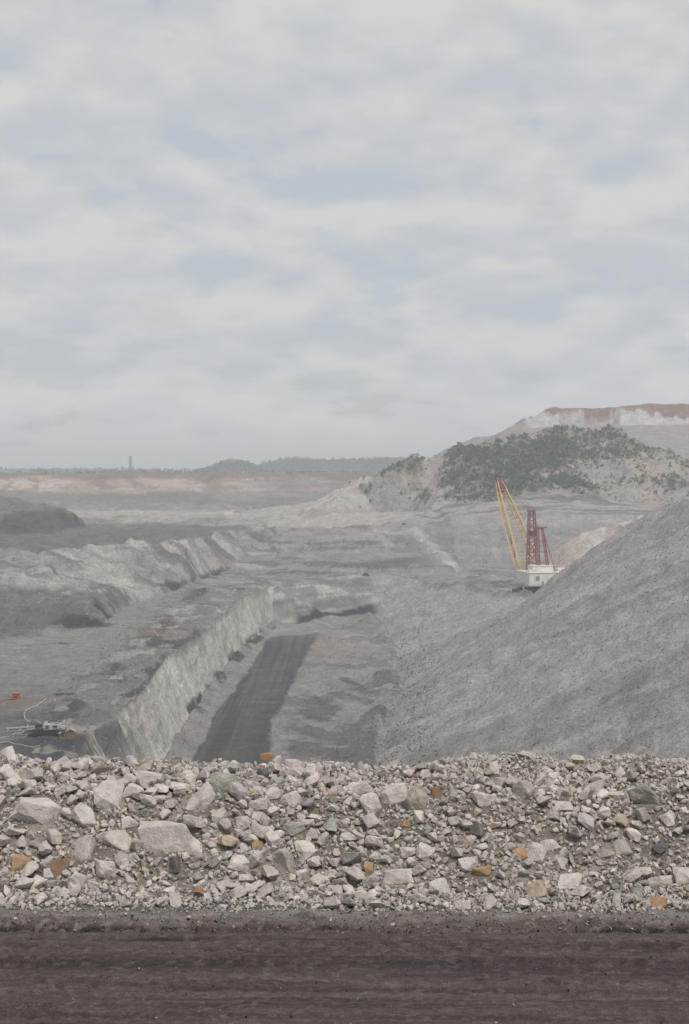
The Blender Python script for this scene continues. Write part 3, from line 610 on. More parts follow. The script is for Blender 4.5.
v, f, c = tuft_cloud(uu * dd, dd, np.full(n, CAM_Z - 11.0), rng.uniform(3, 8.5, n) * np.clip(dd / 6500, 0.35, 1), rng.uniform(5, 14, n) * np.clip(dd / 5000, 0.5, 1.0), 9, leafcol(n))
o = link('distant_woodland', mesh_np('distant_woodland', v, tris=f, col=c), M['leaf']); tag(o, 'dark line of far woodland along the horizon', 'woodland', kind='stuff')
sx, sy_, sz_ = [], [], []
for X, Y, Zz in (r1, r2):
    ii = rng.integers(0, X.size, 1300); sx.append(X.ravel()[ii] + rng.uniform(-6, 6, 1300)); sy_.append(Y.ravel()[ii]); sz_.append(Zz.ravel()[ii] - 1)
sx, sy_, sz_ = map(np.concatenate, (sx, sy_, sz_)); n = len(sx)
v, f, c = tuft_cloud(sx, sy_, sz_, rng.uniform(3, 8, n), rng.uniform(3, 7, n), 7, leafcol(n) * 0.55)
o = link('hill_scrub', mesh_np('hill_scrub', v, tris=f, col=c), M['leaf']); tag(o, 'dark scrub covering the far low hills', 'scrub', kind='stuff')

# ------------------------------------------------------------------ trees on the vegetated hill
def make_tree_meshes(seed):
    r = np.random.default_rng(seed); hh = 1.0
    mb = MB(); mb.bar((0, 0, -0.06), (0.02, 0.01, 0.45), 0.030, 0.018, 6)
    for k in range(5):
        a = 2 * math.pi * k / 5 + r.uniform(-.4, .4); z0 = 0.28 + 0.04 * k
        mb.bar((0.015, 0.008, z0), (math.cos(a) * r.uniform(.18, .28), math.sin(a) * r.uniform(.18, .28), z0 + r.uniform(.2, .36)), 0.014, 0.005, 5)
    me = bpy.data.meshes.new('trunk'); me.from_pydata(mb.v, [], mb.f); me.materials.append(M['bark'])
    V_, C_ = [], []
    for k in range(7):                                  # clumps
        a = r.uniform(0, 2 * math.pi); q = r.uniform(0.05, 0.27); cz = r.uniform(0.42, 0.86); cr = r.uniform(0.11, 0.20)
        base = np.array((0.082, 0.104, 0.070)) * r.uniform(0.75, 1.45)
        for _ in range(26):
            d = r.normal(size=3); d /= np.linalg.norm(d); ce_ = np.array((math.cos(a) * q, math.sin(a) * q, cz)) + d * cr * r.uniform(0.5, 1.05) * np.array((1.15, 1.15, 0.8))
            for _j in range(3): V_.append(ce_ + r.normal(size=3) * 0.042); C_.append(base * r.uniform(0.85, 1.15))
    v = np.array(V_); crown = mesh_np('crown', v, tris=np.arange(len(v)).reshape(-1, 3), col=np.array(C_)); crown.materials.append(M['leaf'])
    return me, crown
TREES = [make_tree_meshes(500 + k) for k in range(6)]
cand = 15000
tx_ = rng.uniform(-30, 420, cand); ty_ = rng.uniform(1450, 1715, cand)
crest_y = np.interp(tx_, [p[0] for p in H1], [p[1] for p in H1])
ok = (ty_ < crest_y + 6) & (rng.random(cand) < np.clip(veg_density(tx_, ty_), 0, 1) ** 2.0) & (tx_ / ty_ * F + W / 2 < 700) & (tx_ / ty_ * F + W / 2 > 345)
tx_, ty_ = tx_[ok], ty_[ok]; tzs = ground_z(tx_, ty_); th_ = rng.gamma(4.0, 0.55, len(tx_)) + 1.5
order = np.argsort(-th_); tx_, ty_, tzs, th_ = tx_[order], ty_[order], tzs[order], th_[order]
print('hill trees', len(tx_))
pxs = tx_ / ty_ * F + W / 2; pys = 468 + (CAM_Z - tzs) / ty_ * F
chosen, rest = [], []
for k in range(len(tx_)):
    if len(chosen) < 300 and (len(chosen) < 40 or min((pxs[k] - pxs[j]) ** 2 + (pys[k] - pys[j]) ** 2 for j in chosen) > 9): chosen.append(k)
    else: rest.append(k)
def tree_label(px, py):
    if px < 432: return 'small dark tree on the pale bare left flank of the green hill'
    if py < 446: return 'dark tree on the upper crest of the green hill'
    if px > 590: return 'scattered bush on the rilled tan face of the green hill'
    if px < 500: return 'dark tree in the dense scrub left of the yellow boom on the green hill'
    return 'dark tree in the dense scrub above the yellow boom on the green hill'
for k in chosen:
    t_ = empty('hill_tree', (float(tx_[k]), float(ty_[k]), float(tzs[k])), random.uniform(0, 6.28))
    h = float(th_[k]); t_.scale = (h * 1.15, h * 1.15, h)
    lab = tree_label(pxs[k], pys[k]); tag(t_, lab, 'tree', lab.replace('small dark tree', 'trees').replace('dark tree', 'trees').replace('scattered bush', 'bushes'))
    a, b = TREES[k % 6]; link('trunk', a, None, t_); link('crown', b, None, t_)
rest = np.array(rest)
v, f, c = tuft_cloud(tx_[rest], ty_[rest], tzs[rest] - 0.2, th_[rest] * 0.9, th_[rest] * 0.5, 26, leafcol(len(rest)))
o = link('hill_scrub', mesh_np('hill_scrub', v, tris=f, col=c), M['leaf']); tag(o, 'low green scrub between the trees of the hill', 'scrub', kind='stuff')
nb = 12000
gx = rng.uniform(-10, 430, nb); gy = rng.uniform(1450, 1715, nb); okk = rng.random(nb) < np.clip(veg_density(gx, gy) + 0.05, 0, 1); gx, gy = gx[okk], gy[okk]
v, f, c = tuft_cloud(gx, gy, ground_z(gx, gy) - 0.15, rng.uniform(0.6, 1.8, len(gx)), rng.uniform(0.6, 1.8, len(gx)), 12, np.clip(leafcol(len(gx)) * np.array((1.5, 1.35, 1.3)), 0, 1))
o = link('hill_grass', mesh_np('hill_grass', v, tris=f, col=c), M['leaf']); tag(o, 'low dry ground cover on the green hill', 'ground cover', kind='stuff')

# ------------------------------------------------------------------ loose blocks too small to tell apart, spread over the slopes
def hull_shape(seed, npt=9, flat=(1, 0.8, 0.65)):
    r = np.random.default_rng(seed); p = r.normal(size=(npt, 3)); p /= np.linalg.norm(p, axis=1)[:, None]; p *= np.array(flat) * r.uniform(0.8, 1.05, (npt, 1))
    bm = bmesh.new()
    for q in p: bm.verts.new(q)
    res = bmesh.ops.convex_hull(bm, input=bm.verts); loose_v = [g for g in bm.verts if not g.link_faces]
    bmesh.ops.delete(bm, geom=loose_v, context='VERTS'); bm.verts.index_update()
    v = np.array([q.co[:] for q in bm.verts]); f = np.array([[q.index for q in fc.verts] for fc in bm.faces]); bm.free()
    return v, f
SMALL = [hull_shape(700 + k, 9) for k in range(24)]; TINY = [hull_shape(760 + k, 6, (1, .85, .7)) for k in range(16)]
def scatter(shapes, pos, size, colours, embed=0.15):
    n = len(pos); which = rng.integers(0, len(shapes), n); VV, FF, CL = [], [], []; base = 0
    q = rng.normal(size=(n, 4)); q /= np.linalg.norm(q, axis=1)[:, None]; w, a, b, c_ = q.T
    Rm = np.stack([1 - 2 * (b * b + c_ * c_), 2 * (a * b - c_ * w), 2 * (a * c_ + b * w), 2 * (a * b + c_ * w), 1 - 2 * (a * a + c_ * c_), 2 * (b * c_ - a * w), 2 * (a * c_ - b * w), 2 * (b * c_ + a * w), 1 - 2 * (a * a + b * b)], -1).reshape(n, 3, 3)
    for s, (v, f) in enumerate(shapes):
        ii = np.nonzero(which == s)[0]
        if not len(ii): continue
        vv = np.einsum('nij,kj->nki', Rm[ii], v) * (size[ii] / 2)[:, None, None] + pos[ii][:, None, :]
        VV.append(vv.reshape(-1, 3)); FF.append((f[None] + (np.arange(len(ii)) * len(v))[:, None, None]).reshape(-1, 3) + base); base += len(ii) * len(v)
        CL.append(np.repeat(colours[ii], len(v), 0))
    return np.concatenate(VV), np.concatenate(FF), np.concatenate(CL)
def rubble(name, label, poly, n, s0, s1, cols, keepfn=None):
    p = np.array([(q[0], q[1]) for q in poly]); lo, hi = p.min(0), p.max(0)
    X = rng.uniform(lo[0], hi[0], n); Y = rng.uniform(lo[1], hi[1], n); k = inside(poly, X, Y) & (np.abs(X / Y) < 0.235)
    if keepfn is not None: k &= keepfn(X, Y)
    X, Y = X[k], Y[k]; sz = s0 + (s1 - s0) * rng.random(len(X)) ** 3.5
    c = np.array(cols)[rng.integers(0, len(cols), len(X))] * rng.uniform(0.8, 1.2, (len(X), 1))
    v, f, cc = scatter(SMALL, np.stack([X, Y, ground_z(X, Y) + sz * 0.15], -1), sz, c)
    o = link(name, mesh_np(name, v, tris=f, col=cc), M['earth']); tag(o, label, 'rubble', kind='stuff')
SPOIL = T3 + E1[1:] + [K1[0]] + K1[1:]
rubble('spoil_rubble', 'small grey rock fragments over the spoil slope on the right', SPOIL, 42000, 0.3, 1.15, [(0.40, 0.38, 0.355), (0.25, 0.24, 0.235), (0.32, 0.305, 0.29)])
TOE = [(p[0] - 4, p[1], 0) for p in T3[2:-1]] + [(p[0] + 22, p[1], 0) for p in T3[2:-1][::-1]]
rubble('toe_rubble', 'larger rocks rolled to the foot of the spoil slope', TOE, 5200, 0.5, 2.4, [(0.42, 0.40, 0.375), (0.30, 0.29, 0.28), (0.35, 0.335, 0.32)])
rubble('slope_rubble', 'pale broken blocks strewn over the bench slope on the left', T2 + C2[::-1], 12000, 0.4, 2.0, [(0.46, 0.45, 0.41), (0.40, 0.385, 0.35), (0.2, 0.197, 0.19)], lambda X, Y: fbm(X / 30, Y / 26, 141, 3) > -0.05)
rubble('floor_rubble', 'loose rock on the pit floor', T1[3:] + ET[1:] + T3[3:][::-1], 7000, 0.3, 1.2, [(0.34, 0.325, 0.30), (0.2, 0.2, 0.2), (0.27, 0.26, 0.25)], lambda X, Y: ~inside(ROAD, X, Y))
rubble('bench_rubble', 'loose pale rock along the edge of the lower bench', C1[2:] + [T2[5], T2[4], Wd(-110, 700, 0), Wd(-105, 480, 0)], 5000, 0.3, 1.5, [(0.42, 0.40, 0.37), (0.30, 0.29, 0.28), (0.2, 0.2, 0.2)])

# ------------------------------------------------------------------ haul road in the foreground
rx = np.concatenate([np.linspace(-30, -5, 100, endpoint=False), np.linspace(-5, 5, 620, endpoint=False), np.linspace(5, 30, 101)]); ry = np.concatenate([np.linspace(-14, 9.2, 40, endpoint=False), np.linspace(9.2, 13.75, 200)])
RY, RX = np.meshgrid(ry, rx, indexing='ij')
wy_ = RY + 0.05 * fbm(RX / 7, RY / 3, 400, 2) + 0.014 * RX
RZ = 0.007 * fbm(RX / 2.0, wy_ / 0.09, 401, 4) + 0.007 * fbm(RX / 0.13, RY / 0.09, 402, 4)
edge = 12.52 + 0.05 * fbm(RX / 2.4, RX * 0, 403, 5) - 0.012 * RX
RZ += 0.035 * sstep(-0.05, 0.10, RY - edge) + 0.02 * sstep(0, 0.5, RY - edge)
for yc, wdt, dep in ((12.38, 0.055, 0.05), (12.12, 0.05, 0.035), (11.82, 0.10, 0.022), (11.25, 0.12, 0.02), (10.75, 0.09, 0.022), (10.35, 0.1, 0.02)):
    on = 0.35 + 0.75 * sstep(-0.3, 0.5, fbm(RX / 3.0, RX * 0 + yc, 404, 3))
    RZ -= dep * on * np.exp(-(((wy_ - yc)) / wdt) ** 2)
for yc, wdt, per in ((11.95, 0.14, 0.21), (11.05, 0.22, 0.26), (10.5, 0.18, 0.19), (11.55, 0.12, 0.17)):
    on = sstep(-0.35, 0.4, fbm(RX / 2.2, RX * 0 + yc * 3, 405, 3)) * np.exp(-((wy_ - yc) / wdt) ** 4)
    RZ += 0.017 * on * np.sign(np.sin(2 * np.pi * (RX + 0.9 * np.abs(wy_ - yc)) / per)) * (0.6 + 0.5 * fbm(RX / 0.3, RY / 0.3, 406, 2))
RZ -= 0.13 * sstep(12.70, 13.05, RY + 0.018 * RX)
crumb = np.clip(fbm(RX / 0.10, RY / 0.08, 407, 3) - 0.35, 0, 1); RZ += 0.03 * crumb * (0.4 + sstep(12.0, 12.7, RY))
v = np.stack([RX, RY, RZ], -1).reshape(-1, 3); ii = np.arange(RX.size).reshape(RX.shape)
q = np.stack([ii[:-1, :-1], ii[:-1, 1:], ii[1:, 1:], ii[1:, :-1]], -1).reshape(-1, 4)
rc = np.empty(RX.shape + (3,)); rc[:] = (0.079, 0.060, 0.054)
rc = lerp(rc, (0.034, 0.028, 0.026), sstep(0.1, 0.5, fbm(RX / 3.4, wy_ / 0.055, 408, 5)) * 0.6)
rc = lerp(rc, (0.098, 0.078, 0.070), sstep(0.1, 0.6, fbm(RX / 1.6, wy_ / 0.12, 409, 5)) * 0.7)
rc = lerp(rc, (0.20, 0.178, 0.16), sstep(-0.06, 0.14, RY - edge + 0.05 * fbm(RX / 0.3, RY / 0.1, 415, 3)) * np.clip(0.75 + 0.35 * fbm(RX / 0.16, RY / 0.08, 410, 4), 0, 1))
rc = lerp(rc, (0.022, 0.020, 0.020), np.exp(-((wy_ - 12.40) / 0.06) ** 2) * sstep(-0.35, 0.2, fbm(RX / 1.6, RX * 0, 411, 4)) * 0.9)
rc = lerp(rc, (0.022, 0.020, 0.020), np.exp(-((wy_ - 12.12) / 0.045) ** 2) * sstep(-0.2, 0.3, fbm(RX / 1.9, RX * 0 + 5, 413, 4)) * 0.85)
rc = lerp(rc, (0.040, 0.031, 0.028), np.exp(-((wy_ - 11.5) / 0.22) ** 4) * 0.6)
rc = lerp(rc, (0.17, 0.14, 0.125), sstep(0.40, 0.6, fbm(RX / 0.06, RY / 0.05, 412, 2)) * 0.6 * (0.4 + sstep(12.2, 12.7, RY)))
def road_material():
    m, t, b = material('coal_haul_road'); pos = position(t); col = attribute(t)
    mp = t.nodes.new('ShaderNodeMapping'); t.links.new(pos, mp.inputs[0]); mp.inputs['Scale'].default_value = (0.5, 7, 1)
    s1 = add_noise(t, mp.outputs[0], 2.2, 6, 0.6); s2 = add_noise(t, pos, 22, 5, 0.7); s3 = add_noise(t, pos, 90, 3, 0.6)
    k = mth(t, 'MULTIPLY', map_range(t, s1, 0.3, 0.7, 0.85, 1.18), map_range(t, s2, 0.3, 0.7, 0.7, 1.3))
    k = mth(t, 'MULTIPLY', k, map_range(t, s3, 0.32, 0.68, 0.65, 1.4))
    t.links.new(mul_color(t, col, k), b.inputs['Base Color']); b.inputs['Roughness'].default_value = 0.9
    bump(t, b, mth(t, 'ADD', s2, mth(t, 'MULTIPLY', s3, 0.4)), 0.6, 0.02)
    return m
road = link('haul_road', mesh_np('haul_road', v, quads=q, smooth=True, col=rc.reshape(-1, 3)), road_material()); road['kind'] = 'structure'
nq = 5200
X = rng.uniform(-4.5, 4.5, nq); Y = np.where(rng.random(nq) < 0.72, 12.35 + rng.exponential(0.25, nq), rng.uniform(9.6, 12.6, nq)); k_ = Y < 13.1; X, Y = X[k_], Y[k_]
d = 0.008 + 0.03 * rng.random(len(X)) ** 5; iy = np.clip(np.searchsorted(ry, Y), 0, len(ry) - 1); ix = np.clip(np.searchsorted(rx, X), 0, len(rx) - 1)
cc_ = np.array([(0.30, 0.28, 0.25), (0.10, 0.09, 0.085), (0.045, 0.042, 0.04), (0.16, 0.14, 0.125)])[rng.integers(0, 4, len(X))]
v, f, c = scatter(TINY, np.stack([X, Y, RZ[iy, ix] + d * 0.2], -1), d, cc_)
o = link('road_gravel', mesh_np('road_gravel', v, tris=f, col=c), M['gravel'], road); o['kind'] = 'stuff'
mb = MB(); mb.box((0, -38, -0.55), (240, 108.6, 0.8)); g = mb.build('roadside_ground', M['earth']); g['kind'] = 'structure'
at = g.data.color_attributes.new('Col', 'FLOAT_COLOR', 'POINT')
for d_ in at.data: d_.color = (0.09, 0.08, 0.072, 1)

# ------------------------------------------------------------------ berm of broken rock
def berm_z(x, y):
    y0 = 12.88 - 0.018 * x + 0.09 * fbm(x / 1.1, x * 0, 420, 3)
    s = y - y0
    k = 0.97 + 0.10 * fbm(x / 1.6, x * 0, 421, 3) - 0.02 * x
    z = np.interp(s, [-0.6, 0.0, 0.35, 1.28, 1.75, 2.05, 2.5, 3.6, 5.0], [-0.10, 0.03, 0.09, 0.70, 0.80, 0.825, 0.76, 0.1, -0.8])
    return z * np.where(z > 0, k, 1) + 0.05 * fbm(x / 0.55, y / 0.45, 422, 3) * sstep(0.1, 0.6, s) + 0.02 * fbm(x / 0.12, y / 0.1, 423, 3)
bx_ = np.linspace(-9, 9, 420); by_ = np.linspace(12.45, 18.2, 150); BY, BX = np.meshgrid(by_, bx_, indexing='ij'); BZ = berm_z(BX, BY)
v = np.stack([BX, BY, BZ], -1).reshape(-1, 3); ii = np.arange(BX.size).reshape(BX.shape)
q = np.stack([ii[:-1, :-1], ii[:-1, 1:], ii[1:, 1:], ii[1:, :-1]], -1).reshape(-1, 4)
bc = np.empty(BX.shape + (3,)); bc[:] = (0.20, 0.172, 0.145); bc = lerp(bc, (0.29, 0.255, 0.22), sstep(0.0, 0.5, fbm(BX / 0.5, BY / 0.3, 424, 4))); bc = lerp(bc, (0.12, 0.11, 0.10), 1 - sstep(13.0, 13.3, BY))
def berm_material():
    m, t, b = material('berm_fines'); pos = position(t); col = attribute(t)
    n1 = add_noise(t, pos, 14, 5, 0.7); n2 = add_noise(t, pos, 60, 4, 0.7)
    t.links.new(mul_color(t, col, mth(t, 'MULTIPLY', map_range(t, n1, 0.3, 0.7, 0.7, 1.3), map_range(t, n2, 0.3, 0.7, 0.75, 1.25))), b.inputs['Base Color'])
    bump(t, b, mth(t, 'ADD', n1, mth(t, 'MULTIPLY', n2, 0.5)), 0.9, 0.03); return m
berm = link('rock_berm', mesh_np('rock_berm', v, quads=q, smooth=True, col=bc.reshape(-1, 3)), berm_material()); berm['kind'] = 'structure'
def berm_hit(px, py):
    r = ray(px, py); ys_ = np.linspace(12.5, 16.5, 1600); zz = CAM_Z + r[2] / r[1] * ys_; xx = r[0] / r[1] * ys_
    below = np.nonzero(zz < berm_z(xx, ys_))[0]; k = below[0] if len(below) else 900
    return xx[k], ys_[k], zz[k]

def rock_mesh(name, seed, dims, boxy, npt=20, detail=True):
    r = np.random.default_rng(seed); p = r.normal(size=(npt, 3)); p /= np.linalg.norm(p, axis=1)[:, None]
    e = 2 + 5 * boxy; k = (np.abs(p) ** e).sum(1) ** (-1 / e); p = p * k[:, None] * r.uniform(0.74, 1.04, (npt, 1))
    if boxy > 0.3:
        cr = np.array([(a, b, c) for a in (-1, 1) for b in (-1, 1) for c in (-1, 1)]) * r.uniform(0.48, 0.98, (8, 3)); p = np.concatenate([p[:npt * 2 // 3], cr[r.random(8) < 0.45 + 0.5 * boxy]])
    sh = Matrix(((1, r.uniform(-.22, .22), r.uniform(-.25, .25)), (0, 1, r.uniform(-.15, .15)), (0, 0, 1)))
    bm = bmesh.new()
    for q in p: bm.verts.new(sh @ Vector(q))
    bmesh.ops.convex_hull(bm, input=bm.verts); bmesh.ops.delete(bm, geom=[g for g in bm.verts if not g.link_faces], context='VERTS')
    bmesh.ops.dissolve_limit(bm, angle_limit=math.radians(14), verts=bm.verts, edges=bm.edges)
    bmesh.ops.bevel(bm, geom=bm.edges[:], offset=r.uniform(0.04, 0.10), segments=2 if detail else 1, profile=0.55, affect='EDGES', clamp_overlap=True)
    if detail:
        bmesh.ops.triangulate(bm, faces=bm.faces); bmesh.ops.subdivide_edges(bm, edges=[e_ for e_ in bm.edges if e_.calc_length() > 0.28], cuts=2, use_grid_fill=True)
        cs = np.array([q.co[:] for q in bm.verts]); nn = cs / np.linalg.norm(cs, axis=1)[:, None]; X_, Y_, Z_ = cs.T
        a = fbm(X_ * 1.7 + Z_, Y_ * 1.7 - Z_ * 1.3, seed, 3) + 0.6 * fbm(X_ * 5 + Z_ * 4, Y_ * 5 - Z_ * 3, seed + 9, 2)
        cs = cs + nn * (0.055 * a)[:, None]
        for vv, q in zip(bm.verts, cs): vv.co = q
    for vv in bm.verts: vv.co = Vector((vv.co.x * dims[0] / 2, vv.co.y * dims[1] / 2, vv.co.z * dims[2] / 2))
    me = bpy.data.meshes.new(name); bm.to_mesh(me); bm.free(); me.materials.append(M['stone'])
    return me
PALE, CREAM, GREY, GREEN, DARK, ORANGE, BROWN, TAN = (0.60, 0.545, 0.505), (0.605, 0.535, 0.48), (0.385, 0.352, 0.318), (0.385, 0.37, 0.318), (0.15, 0.147, 0.147), (0.41, 0.265, 0.165), (0.29, 0.19, 0.125), (0.45, 0.37, 0.285)
# px, py, width and height in the picture, boxiness, tilt, colour, label
B = [
 (35, 814, 52, 31, .8, -14, PALE, 'wide flat pale slab tilting down to the right, far left of the berm'),
 (109, 796, 27, 28, .6, 6, PALE, 'upright pale block high on the left part of the berm'),
 (84, 817, 23, 27, .3, 20, PALE, 'pale pointed stone just right of the wide flat slab'),
 (113, 842, 39, 25, .2, 4, CREAM, 'broad rounded cream boulder left of the largest grey slab'),
 (84, 850, 20, 31, .5, -8, PALE, 'tall pale stone above the two rust brown stones'),
 (164, 838, 56, 30, .95, 3, (0.56, 0.51, 0.465), 'largest flat-faced grey slab with a tan streak, left of centre on the berm'),
 (193, 851, 24, 21, .2, 30, CREAM, 'rounded cream stone at the right end of the largest grey slab'),
 (22, 865, 22, 19, .4, 10, ORANGE, 'orange stone low at the far left of the berm'),
 (58, 867, 21, 19, .6, 0, BROWN, 'rust brown squarish stone low on the left of the berm'),
 (199, 802, 22, 40, .3, -38, PALE, 'long pale curved stone leaning left below the greenish boulder'),
 (225, 785, 36, 25, .2, 8, GREEN, 'greenish grey rounded boulder near the crest, left of centre'),
 (150, 778, 28, 14, .4, -6, PALE, 'low pale stone on the crest above the largest grey slab'),
 (106, 870, 20, 19, .8, -5, PALE, 'square pale stone right of the rust brown stone'),
 (130, 824, 17, 18, .3, 10, PALE, 'pale stone above the left end of the largest grey slab'),
 (174, 867, 13, 18, .4, 12, DARK, 'dark grey stone below the largest grey slab'),
 (132, 792, 17, 20, .5, -30, PALE, 'pale leaning stone right of the upright block on the left'),
 (275, 795, 20, 15, .2, 8, CREAM, 'rounded cream stone, left one of a pair near the crest'),
 (292, 801, 20, 20, .2, -20, PALE, 'pale egg shaped stone, right one of a pair near the crest'),
 (285, 861, 19, 29, .15, 6, (0.40, 0.375, 0.33), 'tall rounded grey stone standing low in the middle of the berm'),
 (239, 864, 21, 17, .3, -12, PALE, 'pale stone low on the berm, left of the tall rounded one'),
 (242, 823, 14, 14, .7, 12, PALE, 'small square pale stone halfway up, left of centre'),
 (359, 789, 31, 16, .3, 4, PALE, 'broad low pale stone near the crest, right of centre'),
 (372, 804, 20, 23, .3, 14, PALE, 'upright pale stone below the broad low one near the crest'),
 (394, 797, 26, 23, .6, 18, CREAM, 'cream angular block between two pale stones near the crest'),
 (417, 801, 28, 24, .3, -14, (0.43, 0.385, 0.32), 'rounded buff boulder beside the dark stone near the crest'),
 (407, 806, 11, 13, .4, 10, DARK, 'small dark stone tucked under the buff boulder'),
 (436, 794, 12, 14, .5, -8, BROWN, 'rust brown stone right of the buff boulder'),
 (425, 852, 19, 19, .3, -18, PALE, 'pale three sided stone right of centre, halfway down'),
 (398, 877, 34, 17, .4, 4, CREAM, 'long low cream stone near the foot, right of centre'),
 (440, 890, 24, 20, .6, 14, PALE, 'pale wedge with a shaded underside at the foot, right of centre'),
 (361, 897, 15, 13, .4, 18, PALE, 'small pale stone at the foot, just right of the middle'),
 (368, 867, 12, 12, .5, -20, ORANGE, 'small orange stone left of the long low cream stone'),
 (406, 825, 10, 9, .3, 0, ORANGE, 'small orange pebble below the buff boulder'),
 (257, 847, 12, 12, .2, 0, (0.43, 0.29, 0.17), 'tan orange pebble left of the tall rounded grey stone'),
 (295, 829, 20, 14, .7, 4, GREY, 'flat grey stone in the middle of the berm'),
 (267, 757, 13, 8, .4, 5, (0.44, 0.26, 0.14), 'bright orange stone on the very crest, left of centre'),
 (646, 797, 27, 31, .15, 24, GREEN, 'large greenish grey upright boulder near the crest on the right'),
 (484, 801, 24, 14, .6, -12, PALE, 'pale flat slab near the crest, between centre and right'),
 (563, 806, 19, 9, .8, 2, PALE, 'small pale brick shaped stone high on the right half'),
 (524, 790, 25, 20, .2, 0, (0.43, 0.395, 0.35), 'buff rounded stone near the crest on the right half'),
 (536, 855, 20, 23, .6, -16, PALE, 'tall pale wedge beside an orange stone, right half'),
 (521, 854, 14, 13, .5, 22, ORANGE, 'orange stone at the left side of the tall pale wedge'),
 (662, 882, 29, 13, .3, 6, CREAM, 'long flat cream stone low at the right'),
 (684, 875, 23, 19, .3, 0, CREAM, 'rounded cream stone cut by the right edge of the picture'),
 (658, 903, 19, 12, .5, 6, (0.45, 0.28, 0.165), 'bright orange stone at the foot of the berm on the right'),
 (536, 891, 19, 17, .6, 32, TAN, 'tan angular stone at the foot below the tall pale wedge'),
 (470, 864, 23, 14, .4, 8, PALE, 'pale flat stone low, right of the pale three sided stone'),
 (463, 907, 18, 13, .6, 4, PALE, 'pale blocky stone at the road edge, right of centre'),
 (548, 845, 23, 12, .5, 10, CREAM, 'long cream stone lying above the tall pale wedge'),
 (482, 872, 17, 10, .4, 8, (0.42, 0.29, 0.17), 'tan orange flat stone right of the pale flat stone'),
 (623, 848, 18, 18, .2, 0, (0.42, 0.385, 0.345), 'round buff stone halfway down on the right'),
 (607, 855, 16, 14, .3, 6, GREY, 'blue grey stone left of the round buff stone'),
 (571, 881, 26, 17, .4, -10, PALE, 'broad pale stone low on the right half'),
 (667, 820, 13, 13, .7, 14, PALE, 'small square pale stone below the greenish upright boulder'),
]
placed = []
for k, (px, py, w, h, boxy, tilt, colr, lab) in enumerate(B):
    X, Y, Zc = berm_hit(px, py + h * 0.12); s = Y / F
    dep = min(w, h) * random.uniform(0.75, 1.0)
    me = rock_mesh('boulder', 900 + k, (w * s * 1.12, dep * s * 1.1, h * s * 1.16), boxy)
    o = link('boulder', me); o.location = (X, Y + dep * s * 0.05, Zc + h * s * 0.10); o.rotation_euler = (math.radians(random.uniform(-26, -6)), math.radians(-tilt), math.radians(random.uniform(-14, 14)))
    o.color = (*[q * 1.0 for q in colr], 1); tag(o, lab, 'boulder', 'boulders on the rock berm')
    placed.append((X, Y, max(w, h) * s * 0.5))
STONES = [rock_mesh('stone', 1000 + k, (1, random.uniform(.7, .95), random.uniform(.55, .85)), random.choice((0, 0, .2, .4, .6)), 15, True) for k in range(30)]
PALETTE = np.array([PALE, CREAM, (0.54, 0.487, 0.45), (0.56, 0.498, 0.452), GREY, (0.45, 0.41, 0.38), GREEN, (0.30, 0.275, 0.25), DARK, TAN, (0.38, 0.27, 0.18), ORANGE])
PW = np.array([.24, .16, .20, .17, .06, .11, .02, .025, .006, .03, .009, .003]); PW = PW / PW.sum()
def pick_cols(n): return PALETTE[rng.choice(len(PALETTE), n, p=PW)] * rng.uniform(0.84, 1.10, (n, 1))
OCC = np.zeros((1100, 320), bool)           # 1 cm cells of berm already covered
def occ_mark(X, Y, r):
    i0, j0 = (X + 5.5) * 100, (Y - 12.4) * 100; q = r * 100
    a, b, c_, d_ = max(0, int(i0 - q)), int(i0 + q) + 2, max(0, int(j0 - q)), int(j0 + q) + 2
    ii_, jj_ = np.ogrid[a:min(b, 1100), c_:min(d_, 320)]
    OCC[a:min(b, 1100), c_:min(d_, 320)] |= (ii_ - i0) ** 2 + (jj_ - j0) ** 2 < q * q
for (X, Y, r) in placed: occ_mark(X, Y, r * 0.85)
def drop(n, s0, s1, power, dens, gap, tries=10):
    out = []
    for _ in range(n * tries):
        if len(out) >= n: break
        X = random.uniform(-5.2, 5.2); s = random.uniform(-0.02, 2.3)
        if random.random() > dens(X, s): continue
        Y = 12.88 - 0.018 * X + s; d = (s0 + (s1 - s0) * random.random() ** power) * (0.86 if X > 0.6 else 1.0); r = d / 2 * gap
        if any(OCC[min(1099, max(0, int((X + a * r + 5.5) * 100))), min(319, max(0, int((Y + b * r - 12.4) * 100)))] for a, b in ((0, 0), (1, 0), (-1, 0), (0, 1), (0, -1))): continue
        occ_mark(X, Y, r); placed.append((X, Y, d / 2)); out.append((X, Y, d))
    return out
def patch(X, s): return float(vnoise(np.array([X / 0.7]), np.array([s / 0.4]), 430)[0])
def dens_big(X, s): return max(0.0, (0.12 if s < 0.34 else 1 if s < 1.4 else 0.2 if s < 2 else 0.05)) * (1.0 if X < 0.4 else 0.6) * (0.2 + 0.9 * (patch(X, s) > 0.34))
def dens_mid(X, s): return (1.0 if 0.2 < s < 1.7 else 0.5) * (0.5 + 0.5 * (patch(X, s) > 0.3))
A1 = drop(1500, 0.08, 0.19, 1.9, dens_big, 0.70, 25)
A2 = drop(6500, 0.042, 0.085, 1.4, dens_mid, 0.62, 14)
inview = [a for a in A1 if abs(a[0] / a[1]) < 0.222]; inview.sort(key=lambda a: -a[2]); solo = inview[:300]; solo_set = set(solo)
cols = pick_cols(len(solo))
